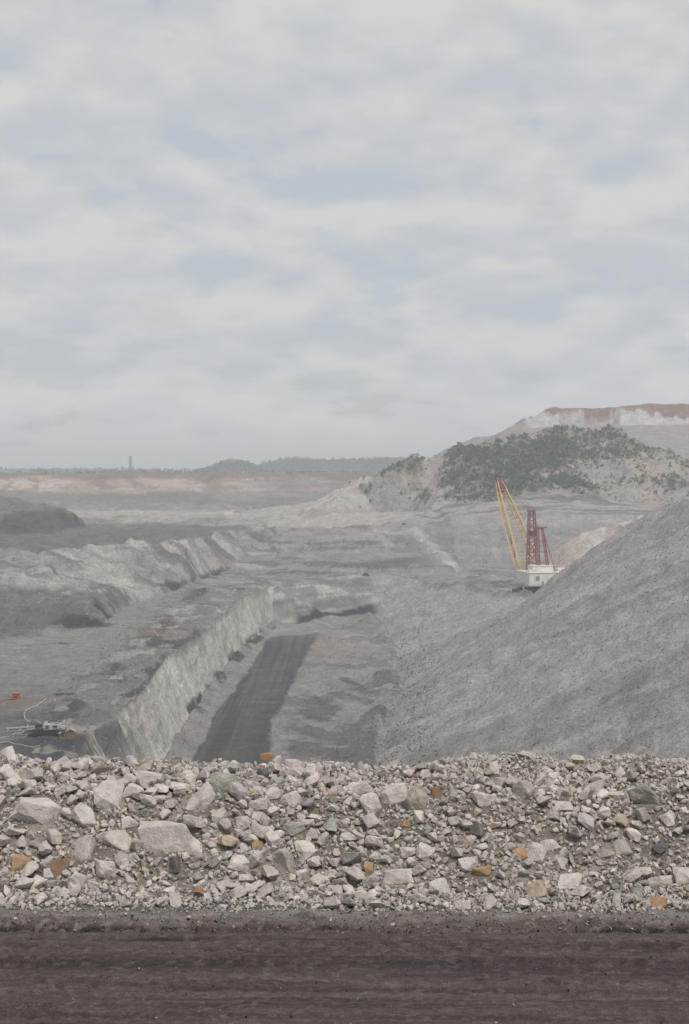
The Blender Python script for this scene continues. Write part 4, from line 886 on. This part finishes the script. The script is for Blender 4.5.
for k, (X, Y, d) in enumerate(solo):
    o = link('stone', STONES[k % 30], None, berm); z = float(berm_z(np.array([X]), np.array([Y]))[0])
    o.location = (X, Y, z + d * 0.24); o.scale = (d * random.uniform(0.95, 1.25), d, d * random.uniform(0.9, 1.1)); o.rotation_euler = (random.uniform(-0.6, 0.3), random.uniform(-0.6, 0.6), random.uniform(0, 6.28)); o.color = (*cols[k], 1)
others = [a for a in A1 + A2 if a not in solo_set]
arr = np.array(others); mats = []
zz = berm_z(arr[:, 0], arr[:, 1])
MIDS = [hull_shape(800 + k, 13, (1.05, 0.85, 0.7)) for k in range(26)]
v1, f1, c1 = scatter(MIDS, np.stack([arr[:, 0], arr[:, 1], zz + arr[:, 2] * 0.20], -1), arr[:, 2] * 1.08, pick_cols(len(arr)))
ng = 30000
X = rng.uniform(-5.2, 5.2, ng); s = np.where(rng.random(ng) < 0.15, rng.normal(0.14, 0.12, ng), rng.uniform(-0.12, 2.6, ng)); Y = 12.88 - 0.018 * X + s
keep = rng.random(ng) < np.where(s < 0.02, 0.35, 1.0); X, Y, s = X[keep], Y[keep], s[keep]
d = 0.014 + 0.036 * rng.random(len(X)) ** 2.0 ; d = np.where(s < 0.05, d * 0.7, d)
v2, f2, c2 = scatter(SMALL, np.stack([X, Y, berm_z(X, Y) + d * 0.25], -1), d * 1.05, pick_cols(len(X)) * 0.92)
ng = 26000
X = rng.uniform(-5.2, 5.2, ng); s = np.where(rng.random(ng) < 0.25, rng.normal(0.08, 0.14, ng), rng.uniform(-0.35, 2.4, ng)) ; Y = 12.88 - 0.018 * X + s
keep = rng.random(ng) < np.where(s < 0, 0.4 * np.exp(s / 0.12), 1.0); X, Y, s = X[keep], Y[keep], s[keep]
d = rng.uniform(0.007, 0.017, len(X)); zr = np.where(s < 0, np.maximum(berm_z(X, Y), 0.055 - 0.13 * sstep(12.70, 13.05, Y + 0.018 * X)), berm_z(X, Y))
ns = 900                                    # stones that have rolled out on to the shoulder
Xs = rng.uniform(-5, 5, ns); Ys = 12.86 - 0.018 * Xs - rng.exponential(0.13, ns); ds = 0.014 + 0.04 * rng.random(ns) ** 3
v4, f4, c4 = scatter(MIDS, np.stack([Xs, Ys, 0.045 - 0.13 * sstep(12.70, 13.05, Ys + 0.018 * Xs) * 0.6 + ds * 0.25], -1), ds, pick_cols(ns) * 0.9)
v3, f3, c3 = scatter(TINY, np.stack([X, Y, zr + d * 0.2], -1), d, pick_cols(len(X)) * 0.85)
o = link('gravel', mesh_np('gravel', np.concatenate([v1, v2, v3, v4]), tris=np.concatenate([f1, f2 + len(v1), f3 + len(v1) + len(v2), f4 + len(v1) + len(v2) + len(v3)]), col=np.concatenate([c1, c2, c3, c4])), M['gravel'], berm); o['kind'] = 'stuff'

# ------------------------------------------------------------------ dragline
DX, DY = 130.0, 1040.0
YAW = math.radians(12)
DZ = CAM_Z - 81.0
dr = empty('dragline', (DX, DY, DZ), YAW)
tag(dr, 'white walking dragline with yellow lattice boom and red mast behind the grey spoil slope', 'dragline')
mb = MB(); mb.bar((0, 0, -1.5), (0, 0, 3.2), 13, 13, 32); mb.bar((0, 0, 3.2), (0, 0, 5.0), 11, 11, 28); mb.build('base_tub', M['dark'], dr)
for sx_ in (-1, 1):
    mb = MB(); mb.prism([(sx_ * 15.2, 0.3), (sx_ * 19.0, 0.3), (sx_ * 19.0, 1.8), (sx_ * 18.4, 2.2), (sx_ * 15.8, 2.2), (sx_ * 15.2, 1.8)], -10, 9)
    mb.box((sx_ * 17.1, -1, 2.8), (2.2, 6, 1.4)); sh_ = mb.build('walking_shoe', M['dark'], dr)
    mb = MB(); mb.bar((sx_ * 15.6, -1, 4.6), (sx_ * 18.3, -1, 4.6), 1.7, 1.7, 16); mb.build('cam_drum', M['grey'], sh_)
mb = MB(); mb.box((0, -2, 9.7), (31, 27, 8.0)); mb.box((0, -2, 5.35), (29.5, 26, 0.7))
for k in range(11): mb.box((-14.6 + k * 2.92, -15.62, 9.7), (0.28, 0.25, 7.8))
for k in range(9): mb.box((-15.62, -13.6 + k * 2.9, 9.7), (0.25, 0.28, 7.8)); mb.box((15.62, -13.6 + k * 2.9, 9.7), (0.25, 0.28, 7.8))
house = mb.build('machine_house', M['white'], dr)
mb = MB(); mb.box((0, -2, 13.9), (31.8, 27.8, 0.4)); mb.build('roof', M['white'], house)
for x0, x1 in ((-11, -8.5), (2, 4.5), (9, 11.5)):
    mb = MB(); mb.box(((x0 + x1) / 2, -15.72, 10.4), (x1 - x0, 0.3, 2.6)); mb.build('louvre', M['grey'], house)
mb = MB(); mb.box((-6.2, -15.72, 7.1), (1.3, 0.3, 2.4)); mb.build('door', M['grey'], house)
mb = MB(); mb.box((-4.0, -6, 16.0), (15, 9, 3.8)); mb.box((-4.0, -6, 18.05), (15.6, 9.6, 0.3)); up = mb.build('roof_housing', M['white'], dr)
mb = MB(); mb.box((9.5, -5, 15.1), (6, 6, 2.0)); mb.build('roof_housing', M['white'], dr)
mb = MB(); mb.box((-11.5, -8, 14.8), (4, 5, 1.4)); mb.build('roof_housing', M['white'], dr)
mb = MB()
for p, q in (((-15.6, -15.6), (15.6, -15.6)), ((-15.6, -15.6), (-15.6, 11.4))):
    for zz_ in (14.7, 15.2): mb.bar((*p, zz_), (*q, zz_), 0.07)
    nn = 12
    for k in range(nn + 1):
        a = (p[0] + (q[0] - p[0]) * k / nn, p[1] + (q[1] - p[1]) * k / nn); mb.bar((*a, 14.1), (*a, 15.2), 0.06)
mb.build('railing', M['white'], dr)
for sx_ in (-1, 1):
    mb = MB(); mb.box((sx_ * 13.2, 13.2, 8.6), (3.6, 3.2, 3.4)); cb_ = mb.build('operator_cab', M['white'], dr)
    mb = MB(); mb.box((sx_ * 13.2, 14.85, 9.0), (3.1, 0.12, 1.6)); mb.box((sx_ * 15.05, 13.3, 9.0), (0.12, 2.4, 1.5)); mb.build('window', M['glass'], cb_)
# boom: two chords that meet at the tip, laced together, each a lattice of three tubes
foot, tip = Vector((-2.0, 12.5, 5.0)), Vector((-1.5, 94, 73.0))
ax = (tip - foot).normalized(); upv = Vector((1, 0, 0)).cross(ax)
def chord_pt(side, t, k):
    halfw = 7.6 * (1 - t) ** 0.75 + 0.9; rad = 0.4 + 1.9 * math.sin(math.pi * min(1, t * 0.92 + 0.06)) ** 0.6
    c = foot.lerp(tip, t) + Vector((side * halfw, 0, 0)); a = math.pi / 2 + k * 2 * math.pi / 3
    return c + Vector((math.cos(a) * rad, 0, 0)) + upv * (math.sin(a) * rad)
NB = 16
for side in (-1, 1):
    mb = MB()
    for k in range(3):
        for i in range(NB): mb.bar(chord_pt(side, i / NB, k), chord_pt(side, (i + 1) / NB, k), 0.5, n=6)
    for i in range(NB):
        for k in range(3):
            mb.bar(chord_pt(side, i / NB, k), chord_pt(side, (i + 1) / NB, (k + 1) % 3), 0.24, n=4); mb.bar(chord_pt(side, i / NB, k), chord_pt(side, i / NB, (k + 1) % 3), 0.2, n=4)
    mb.build('boom_chord', M['yellow'], dr)
mb = MB()
for i in range(1, NB):
    a, b = chord_pt(-1, i / NB, 0), chord_pt(1, i / NB, 0); mb.bar(a, b, 0.28, n=5)
    if i < NB - 1:
        c_, d_ = (chord_pt(-1, i / NB, 0), chord_pt(1, (i + 1) / NB, 0)) if i % 2 else (chord_pt(1, i / NB, 0), chord_pt(-1, (i + 1) / NB, 0)); mb.bar(c_, d_, 0.2, n=5)
mb.build('boom_lacing', M['yellow'], dr)
mb = MB(); t0 = foot.lerp(tip, 0.885); t1 = tip + ax * 3.5
mb.bar(t0 + Vector((-1.6, 0, 0)), t1 + Vector((-0.7, 0, 0)), 2.1, 1.0, 8); mb.bar(t0 + Vector((1.6, 0, 0)), t1 + Vector((0.7, 0, 0)), 2.1, 1.0, 8); mb.bar(t0 - ax * 1 , t1, 2.2, 1.0, 8); bt = mb.build('boom_point', M['dark_red'], dr)
mb = MB(); pc = tip + ax * 2.6; mb.bar(pc + Vector((-1.6, 0, 0)), pc + Vector((1.6, 0, 0)), 2.0, 2.0, 18); mb.build('sheave', M['dark'], bt)
for side in (-1, 1):
    for t in (0.42, 0.30):
        mb = MB(); c_ = chord_pt(side, t, 0); mb.box((c_.x, c_.y, c_.z - 3.0), (0.9, 0.9, 6.4)); mb.build('boom_platform', M['dark'], dr)
# red mast (two lattice legs, cross braced) and the shorter rear gantry
def lattice_leg(mb, a, b, w0, w1, n=9, r=0.3):
    a, b = Vector(a), Vector(b)
    cs = ((-1, -1), (1, -1), (1, 1), (-1, 1))
    def pt(i, k): t = i / n; w = w0 + (w1 - w0) * t; c = a.lerp(b, t); return c + Vector((cs[k][0] * w, cs[k][1] * w, 0))
    for i in range(n):
        for k in range(4):
            mb.bar(pt(i, k), pt(i + 1, k), r, n=5); mb.bar(pt(i, k), pt(i + 1, (k + 1) % 4), r * 0.55, n=4); mb.bar(pt(i + 1, k), pt(i + 1, (k + 1) % 4), r * 0.55, n=4)
MA = Vector((-8.6, 8, 14)); MBp = Vector((-1.6, 8, 14)); MTa = Vector((-8.0, 7, 53)); MTb = Vector((-4.8, 7, 53))
for a, b in ((MA, MTa), (MBp, MTb)):
    mb = MB(); lattice_leg(mb, a, b, 0.85, 0.6, 12, 0.25); mb.build('mast_leg', M['red'], dr)
mb = MB()
for t in (0.12, 0.3, 0.48, 0.66, 0.84, 0.99): mb.bar(MA.lerp(MTa, t), MBp.lerp(MTb, t), 0.35, n=5)
for t0_, t1_ in ((0.12, 0.3), (0.3, 0.48), (0.48, 0.66), (0.66, 0.84), (0.84, 0.99)): mb.bar(MA.lerp(MTa, t0_), MBp.lerp(MTb, t1_), 0.28, n=5); mb.bar(MBp.lerp(MTb, t0_), MA.lerp(MTa, t1_), 0.28, n=5)
mb.box((-6.4, 7, 53.3), (5.6, 3, 0.9)); mb.build('mast_brace', M['red'], dr)
mb = MB(); mb.box((-5.6, 7.6, 38), (4.6, 2.6, 3.4)); mb.build('sheave_house', M['dark_red'], dr)
GA, GB, GTa, GTb = Vector((-5.5, -6, 14)), Vector((0.8, -6, 14)), Vector((-4.8, -1, 42)), Vector((-1.8, -1, 42))
for a, b in ((GA, GTa), (GB, GTb)):
    mb = MB(); lattice_leg(mb, a, b, 0.7, 0.5, 9, 0.22); mb.build('gantry_leg', M['red'], dr)
mb = MB()
for t in (0.2, 0.45, 0.7, 0.99): mb.bar(GA.lerp(GTa, t), GB.lerp(GTb, t), 0.3, n=5)
mb.box((-2.6, -1, 42.4), (7.0, 2.4, 0.9)); mb.bar(GTa, MTa.lerp(MA, 0.25), 0.35, n=5); mb.bar(GTb, MTb.lerp(MBp, 0.25), 0.35, n=5)
mb.bar((3.5, -12, 14), GTb, 0.4, n=5); mb.build('gantry_brace', M['red'], dr)
mb = MB()
for sx_ in (-1.2, 1.6):
    mb.bar((sx_ - 6.4, 7, 53.8), tip + Vector((sx_ * 0.6, 0, 1)), 0.10, n=4); mb.bar((sx_ - 6.4, 7, 53.8), foot.lerp(tip, 0.55) + Vector((sx_ * 3, 0, 2)), 0.09, n=4)
    mb.bar((sx_ * 2, 10, 14.2), tip + ax * 2.6 + Vector((sx_ * 0.4, 0, 1.6)), 0.14, n=4); mb.bar((sx_ - 6.4, 7, 53.8), foot.lerp(tip, 0.8) + Vector((sx_ * 1.2, 0, 2)), 0.11, n=4)
mb.build('suspension_rope', M['rope'], dr)
mb = MB(); mb.box((0, -16.3, 5.55), (31, 1.4, 0.25))
for k in range(13): mb.bar((-15 + k * 2.5, -16.9, 5.6), (-15 + k * 2.5, -16.9, 6.8), 0.06)
mb.bar((-15, -16.9, 6.8), (15, -16.9, 6.8), 0.07); mb.build('walkway', M['grey'], dr)

# ------------------------------------------------------------------ vehicles and plant on the benches
def utility(name, loc, rz, body, lab, group=None, sc=1.0):
    t_ = empty(name, loc, rz); t_.scale = (sc,) * 3; tag(t_, lab, 'vehicle', group)
    mb = MB(); mb.prism([(-2.5, 0.45), (2.45, 0.45), (2.5, 0.95), (1.35, 1.1), (0.75, 1.85), (-0.9, 1.85), (-1.0, 1.1), (-2.5, 1.05)], -0.9, 0.9); mb.build('body', body, t_)
    mb = MB(); mb.prism([(1.24, 1.14), (0.72, 1.74), (-0.8, 1.74), (-0.88, 1.14)], -0.915, -0.902); mb.prism([(1.24, 1.14), (0.72, 1.74), (-0.8, 1.74), (-0.88, 1.14)], 0.902, 0.915); mb.build('window', M['glass'], t_)
    for x_ in (-1.55, 1.55):
        for y_ in (-0.82, 0.82):
            mb = MB(); mb.bar((x_, y_ - 0.14, 0.4), (x_, y_ + 0.14, 0.4), 0.4, n=14); w_ = mb.build('wheel', M['rubber'], t_)
            mb = MB(); mb.bar((x_, y_ - 0.16, 0.4), (x_, y_ + 0.16, 0.4), 0.2, n=10); mb.build('rim', M['grey'], w_)
    return t_
def on_ground(px, py, depth): p = Z(px, py, depth); return (p[0], p[1], gz(p[0], p[1]))
p = Z(366, 577, 81); utility('utility_truck', (p[0], p[1] + 6, gz(p[0], p[1] + 6)), 0.2, M['dark'], 'tiny dark vehicle on the bench edge above the far end of the black pit road')
p = Q(404, 529, 1372); utility('utility_truck', (p[0], p[1] + 4, gz(p[0], p[1] + 4)), 1.1, M['dark'], 'tiny dark vehicle on top of the grey stepped scarp')

# drill rig with its mast laid down, on the left bench
p = Z(44, 740, 82); R0 = (p[0], p[1], gz(p[0], p[1]) + 0.05)
rig = empty('drill_rig', R0, math.radians(4)); rig.scale = (1.15, 1.1, 0.8); tag(rig, 'white and dark tracked drill rig with lowered mast beside the wall edge, lower left', 'drill rig')
for y_ in (-2.1, 2.1):
    mb = MB(); mb.prism([(-2.6, 0.0), (3.4, 0.0), (4.0, 0.5), (3.4, 1.1), (-2.6, 1.1), (-3.2, 0.5)], y_ - 0.5, y_ + 0.5); mb.build('crawler_track', M['rubber'], rig)
mb = MB(); mb.box((0.8, 0, 1.45), (9.5, 3.4, 0.6)); mb.build('deck', M['dark'], rig)
mb = MB(); mb.box((2.2, 0.1, 2.75), (4.6, 2.6, 2.0)); mb.box((4.9, -0.5, 2.4), (1.2, 1.6, 1.4)); bd = mb.build('engine_housing', M['shed'], rig)
mb = MB(); mb.box((1.0, -1.22, 2.9), (0.9, 0.1, 1.0)); mb.box((3.0, -1.22, 2.9), (1.2, 0.1, 1.0)); mb.build('louvre', M['dark'], bd)
mb = MB(); mb.box((-1.3, -0.6, 2.85), (1.7, 1.8, 2.2)); cb_ = mb.build('cab', M['blue'], rig); mb = MB(); mb.box((-1.3, -1.53, 3.1), (1.3, 0.08, 1.1)); mb.build('window', M['glass'], cb_)
mb = MB()
for (y_, z_) in ((-0.6, 2.0), (0.6, 2.0), (-0.6, 3.0), (0.6, 3.0)): mb.bar((-9.5, y_, z_ - 0.7), (-1.6, y_, z_), 0.12, n=5)
for i in range(9):
    a = -9.5 + i * 0.9; za = 1.3 + 0.088 * i
    mb.bar((a, -0.6, za), (a + 0.9, -0.6, za + 1.05), 0.08, n=4); mb.bar((a, 0.6, za + 1), (a + 0.9, 0.6, za + 0.05), 0.08, n=4); mb.bar((a, -0.6, za + 1), (a, 0.6, za + 1), 0.08, n=4)
mb.build('mast', M['shed'], rig)
for x_, y_, w_, h_ in ((3.6, -0.4, 1.0, 0.6), (2.3, 0.5, 1.4, 0.4), (0.6, 0.2, 0.7, 0.9), (5.2, 0.6, 0.5, 1.3)):
    mb = MB(); mb.box((x_, y_, 3.75 + h_ / 2), (w_, 0.9, h_)); mb.build('filter_box', M['grey'] if w_ > 0.9 else M['shed'], rig)
mb = MB(); mb.tube([(-1.0, -1.7, 1.9), (0.5, -2.0, 2.4), (2.0, -1.9, 1.8), (4.6, -1.8, 2.3), (5.6, -1.2, 1.2)], 0.13); mb.build('hydraulic_hose', M['rubber'], rig)
mb = MB()
for k in range(8): mb.bar((-3 + k * 1.1, -1.72, 1.7), (-3 + k * 1.1, -1.72, 2.7), 0.05)
mb.bar((-3, -1.72, 2.7), (4.7, -1.72, 2.7), 0.05); mb.build('railing', M['hose'], rig)
mb = MB(); mb.box((-7.8, 0, 1.55), (2.2, 0.9, 0.7)); mb.box((-5, 0, 1.9), (1.2, 0.9, 0.8)); mb.build('drill_head', M['dark'], rig)
for x_ in (-9.2, 4.9):
    mb = MB(); mb.bar((x_, 0, 0.05), (x_, 0, 1.5), 0.16); mb.box((x_, 0, 0.08), (0.9, 0.9, 0.14)); mb.build('jack', M['grey'], rig)
p = Z(66, 741, 82)
bk = empty('bucket', (p[0], p[1], gz(p[0], p[1])), math.radians(30)); tag(bk, 'tan steel bucket with pale rim lying right of the drill rig', 'bucket')
mb = MB(); mb.prism([(-2.2, 0.05), (1.4, 0.05), (2.4, 1.2), (2.2, 2.6), (1.95, 2.6), (2.1, 1.25), (1.2, 0.35), (-2.0, 0.35)], -1.7, 1.7)
mb.prism([(-2.2, 0.05), (1.4, 0.05), (2.4, 1.2), (2.2, 2.6), (-0.6, 1.7)], -1.85, -1.7); mb.prism([(-2.2, 0.05), (1.4, 0.05), (2.4, 1.2), (2.2, 2.6), (-0.6, 1.7)], 1.7, 1.85); mb.build('shell', M['tan'], bk)
mb = MB(); mb.bar((2.2, -1.85, 2.7), (2.2, 1.85, 2.7), 0.2); mb.build('rim', M['white'], bk)
for y_ in (-1.4, -0.5, 0.5, 1.4):
    mb = MB(); mb.box((-2.5, y_, 0.16), (0.8, 0.3, 0.2)); mb.build('tooth', M['grey'], bk)
# orange-red cable reel sled and its cable
p = on_ground(15, 698, 82); sled = empty('pump_skid', (p[0], p[1], p[2]), math.radians(-8)); tag(sled, 'small orange red box unit on skids alone on the left bench', 'pump skid')
for y_ in (-0.8, 0.8):
    mb = MB(); mb.prism([(-1.8, 0.0), (1.6, 0.0), (1.9, 0.3), (-1.8, 0.3)], y_ - 0.12, y_ + 0.12); mb.build('skid', M['dark'], sled)
mb = MB(); mb.box((0.45, 0, 1.15), (2.1, 2.0, 1.7)); mb.prism([(-1.6, 0.3), (-0.62, 0.3), (-0.62, 1.4), (-1.3, 0.9)], -0.8, 0.8); bx2 = mb.build('housing', M['orange'], sled)
mb = MB(); mb.box((0.45, 0, 2.08), (2.3, 2.2, 0.14)); mb.build('lid', M['dark_red'], bx2); mb = MB(); mb.box((0.5, -1.03, 1.2), (1.2, 0.08, 0.9)); mb.build('grille', M['dark_red'], bx2)
def ground_line(name, pix, depth, r, mat, lab, cat):
    P_ = []
    for (a, b), (c_, d_) in zip(pix[:-1], pix[1:]):
        for k in range(8):
            t = k / 8; w_ = on_ground(a + (c_ - a) * t, b + (d_ - b) * t, depth); P_.append((w_[0], w_[1], w_[2] + r * 0.8))
    w_ = on_ground(*pix[-1], depth); P_.append((w_[0], w_[1], w_[2] + r * 0.8))
    mb = MB(); mb.tube(P_, r, 6); o = mb.build(name, mat); tag(o, lab, cat); return o
ground_line('power_cable', [(-18, 704), (-4, 703), (5, 700), (10, 699)], 82, 0.16, M['rope'], 'dark cable running left from the orange red box unit', 'cable')
ground_line('water_hose', [(46, 699), (36, 706), (26, 711), (24, 716), (26, 720), (36, 724), (46, 727)], 82, 0.17, M['hose'], 'pale hose bending in a hook across the left bench', 'hose')
ground_line('water_hose', [(28, 727), (27, 732), (20, 736), (8, 741), (-8, 744)], 82, 0.15, M['hose'], 'pale hose curling down to the left of the drill rig', 'hose')
ground_line('water_hose', [(-10, 747), (8, 746.5), (24, 748), (40, 749)], 82, 0.15, M['hose'], 'pale hose lying in front of the drill rig', 'hose')

# loading point on the upper flats
def shovel(loc, rz):
    t_ = empty('mining_shovel', loc, rz); tag(t_, 'faded red and white mining shovel working on the pale sandy flats', 'mining shovel')
    for y_ in (-3, 3):
        mb = MB(); mb.prism([(-4, 0), (4, 0), (4.8, 0.9), (4, 1.8), (-4, 1.8), (-4.8, 0.9)], y_ - 0.8, y_ + 0.8); mb.build('crawler_track', M['dark'], t_)
    mb = MB(); mb.box((0, 0, 2.2), (6, 5, 0.9)); mb.box((-1, 0, 5.2), (10, 6.5, 5.2)); hs_ = mb.build('machine_house', M['white'], t_)
    mb = MB(); mb.box((-1, 0, 8.2), (10.3, 6.8, 0.8)); mb.box((-2, 0, 9.1), (4, 3, 1.0)); mb.build('roof', M['pinkish'], hs_)
    mb = MB(); mb.box((3.4, 2.2, 8.9), (2.4, 2.2, 2.6)); cb = mb.build('cab', M['white'], t_); mb = MB(); mb.box((4.65, 2.2, 9.2), (0.1, 1.8, 1.4)); mb.build('window', M['glass'], cb)
    mb = MB(); mb.bar((4, -0.8, 4), (12, -0.8, 9.5), 0.7); mb.bar((4, 0.8, 4), (12, 0.8, 9.5), 0.7); mb.build('boom', M['pinkish'], t_)
    mb = MB(); mb.bar((9, 0, 7), (13, 0, 3.2), 0.5); mb.build('stick', M['pinkish'], t_)
    mb = MB(); mb.box((13.6, 0, 2.2), (3, 3.4, 3.0), 1.1); mb.build('dipper', M['grey'], t_)
def haul_truck(loc, rz, lab):
    t_ = empty('haul_truck', loc, rz); tag(t_, lab, 'haul truck', 'haul trucks on the sandy flats')
    mb = MB(); mb.box((0, 0, 2.2), (10, 3.2, 1.2)); mb.build('chassis', M['dark'], t_)
    mb = MB(); mb.prism([(-5.6, 3.6), (2.2, 3.0), (2.6, 6.0), (5.2, 6.0), (5.2, 6.4), (-4.6, 5.9)], -2.9, 2.9); mb.build('dump_body', M['white'], t_)
    mb = MB(); mb.box((4.2, 1.2, 3.9), (1.9, 2.2, 2.2)); cb = mb.build('cab', M['white'], t_); mb = MB(); mb.box((5.2, 1.2, 4.3), (0.1, 1.8, 1.0)); mb.build('window', M['glass'], cb)
    mb = MB(); mb.box((5.4, 0, 2.4), (0.5, 4.6, 1.8)); mb.build('radiator', M['grey'], t_)
    for x_ in (-3, 3.6):
        for y_ in (-2.3, 2.3):
            mb = MB(); mb.bar((x_, y_ - 0.6, 1.5), (x_, y_ + 0.6, 1.5), 1.5, n=16); mb.build('wheel', M['rubber'], t_)
p = on_ground(236, 519.3, 52); shovel(p, 2.9)
p = on_ground(227, 519.6, 52); haul_truck(p, 3.0, 'pale haul truck left of the faded red mining shovel')
p = on_ground(245, 519.2, 52); haul_truck(p, 1.3, 'pale haul truck right of the faded red mining shovel')
p = on_ground(252, 517.4, 52); utility('service_truck', p, 0.2, M['white'], 'small white vehicle right of both haul trucks on the flats', None, 1.5)

# pair of cable poles in front of the grey wall left of the dragline
for k, (px, py, hgt) in enumerate(((484, 580, 12), (486.5, 579.5, 10))):
    p = on_ground(px, py, 81); t_ = empty('cable_pole', p); tag(t_, ('taller' if k == 0 else 'shorter') + ' thin cable pole left of the white dragline', 'pole', 'cable poles left of the dragline')
    mb = MB(); mb.bar((0, 0, -0.3), (0, 0, hgt), 0.17, 0.12, 8); mb.build('post', M['grey'], t_)
    mb = MB(); mb.box((0, 0, hgt - 1.2), (2.4, 0.25, 0.25)); mb.box((0, 0, 0.25), (1.6, 1.6, 0.5)); mb.build('cross_arm', M['grey'], t_)

# ------------------------------------------------------------------ processing plant on the horizon
def far_building(px, pytop, d, wpx, dep, lab, name='plant_shed', mat='shed'):
    b0 = CAM_Z - 11.0; top = CAM_Z + (468 - pytop) / F * d; w_ = wpx / F * d; h = top - b0
    t_ = empty(name, ((px - W / 2) / F * d, d, b0)); tag(t_, lab, 'building')
    mb = MB(); mb.box((0, 0, h * 0.42), (w_, dep, h * 0.84)); mb.build('wall', M[mat], t_)
    mb = MB(); mb.add([(-w_ / 2 - .5, -dep / 2 - .5, h * .842), (w_ / 2 + .5, -dep / 2 - .5, h * .842), (w_ / 2 + .5, dep / 2 + .5, h * .842), (-w_ / 2 - .5, dep / 2 + .5, h * .842), (-w_ / 2 - .5, 0, h), (w_ / 2 + .5, 0, h)], [(0, 1, 5, 4), (2, 3, 4, 5), (0, 4, 3), (1, 2, 5), (3, 2, 1, 0)]); mb.build('roof', M['grey'], t_)
D0 = 5400
t_ = empty('chimney_tower', ((130.5 - W / 2) / F * D0, D0, CAM_Z - 11)); tag(t_, 'tall grey concrete tower rising on the far left horizon', 'tower')
Ht = (468 - 455.8) / F * D0 + 11
mb = MB(); mb.bar((0, 0, 0), (0, 0, Ht - 4), 5.6, 5.0, 20); mb.build('shaft', M['concrete'], t_)
mb = MB(); mb.bar((0, 0, Ht - 4), (0, 0, Ht), 5.7, 5.7, 20); mb.build('cap', M['concrete'], t_)
mb = MB(); mb.box((7, 2, 8), (8, 10, 16)); mb.build('annex', M['concrete'], t_)
far_building(95, 468.6, 5300, 6, 18, 'low pale shed at the far left horizon, left of the tower')
far_building(103, 468.0, 5350, 4, 16, 'small grey shed between the pale shed and the tower', mat='concrete')
far_building(122.5, 466.2, 5500, 2.2, 10, 'narrow plant building just left of the tower', mat='concrete')
far_building(140, 467.8, 5500, 5, 20, 'small plant building just right of the tower', mat='concrete')
far_building(157, 468.2, 5600, 6, 20, 'low far building well right of the tower', mat='concrete')
t_ = empty('radio_mast', ((97 - W / 2) / F * 5400, 5400, CAM_Z - 11)); tag(t_, 'thin radio mast above the pale shed on the horizon', 'mast')
mb = MB(); mb.bar((0, 0, 0), (0, 0, 24), 0.7, 0.35, 6); mb.build('pole', M['grey'], t_)
mb = MB(); mb.bar((-2, 0, 20), (2, 0, 20), 0.3, 0.3, 6); mb.build('cross_arm', M['grey'], t_)

# ------------------------------------------------------------------ haze
hm = bpy.data.materials.new('dusty_air'); hm.use_nodes = True; t = hm.node_tree; t.nodes.clear()
pv = t.nodes.new('ShaderNodeVolumePrincipled'); pv.inputs['Color'].default_value = (0.90, 0.94, 0.98, 1); pv.inputs['Density'].default_value = HAZE; pv.inputs['Anisotropy'].default_value = 0.0
ou = t.nodes.new('ShaderNodeOutputMaterial'); t.links.new(pv.outputs[0], ou.inputs['Volume'])
mb = MB(); zlo, zhi = float(GZ.min()) - 2.0, 110.0; mb.box((0, 7400, (zlo + zhi) / 2), (16000, 15200, zhi - zlo)); hz = mb.build('haze', hm); tag(hz, 'pale dusty haze filling the air over the mine', 'haze', kind='stuff')
print('verts', sum(len(o.data.vertices) for o in C.objects if o.type == 'MESH'))
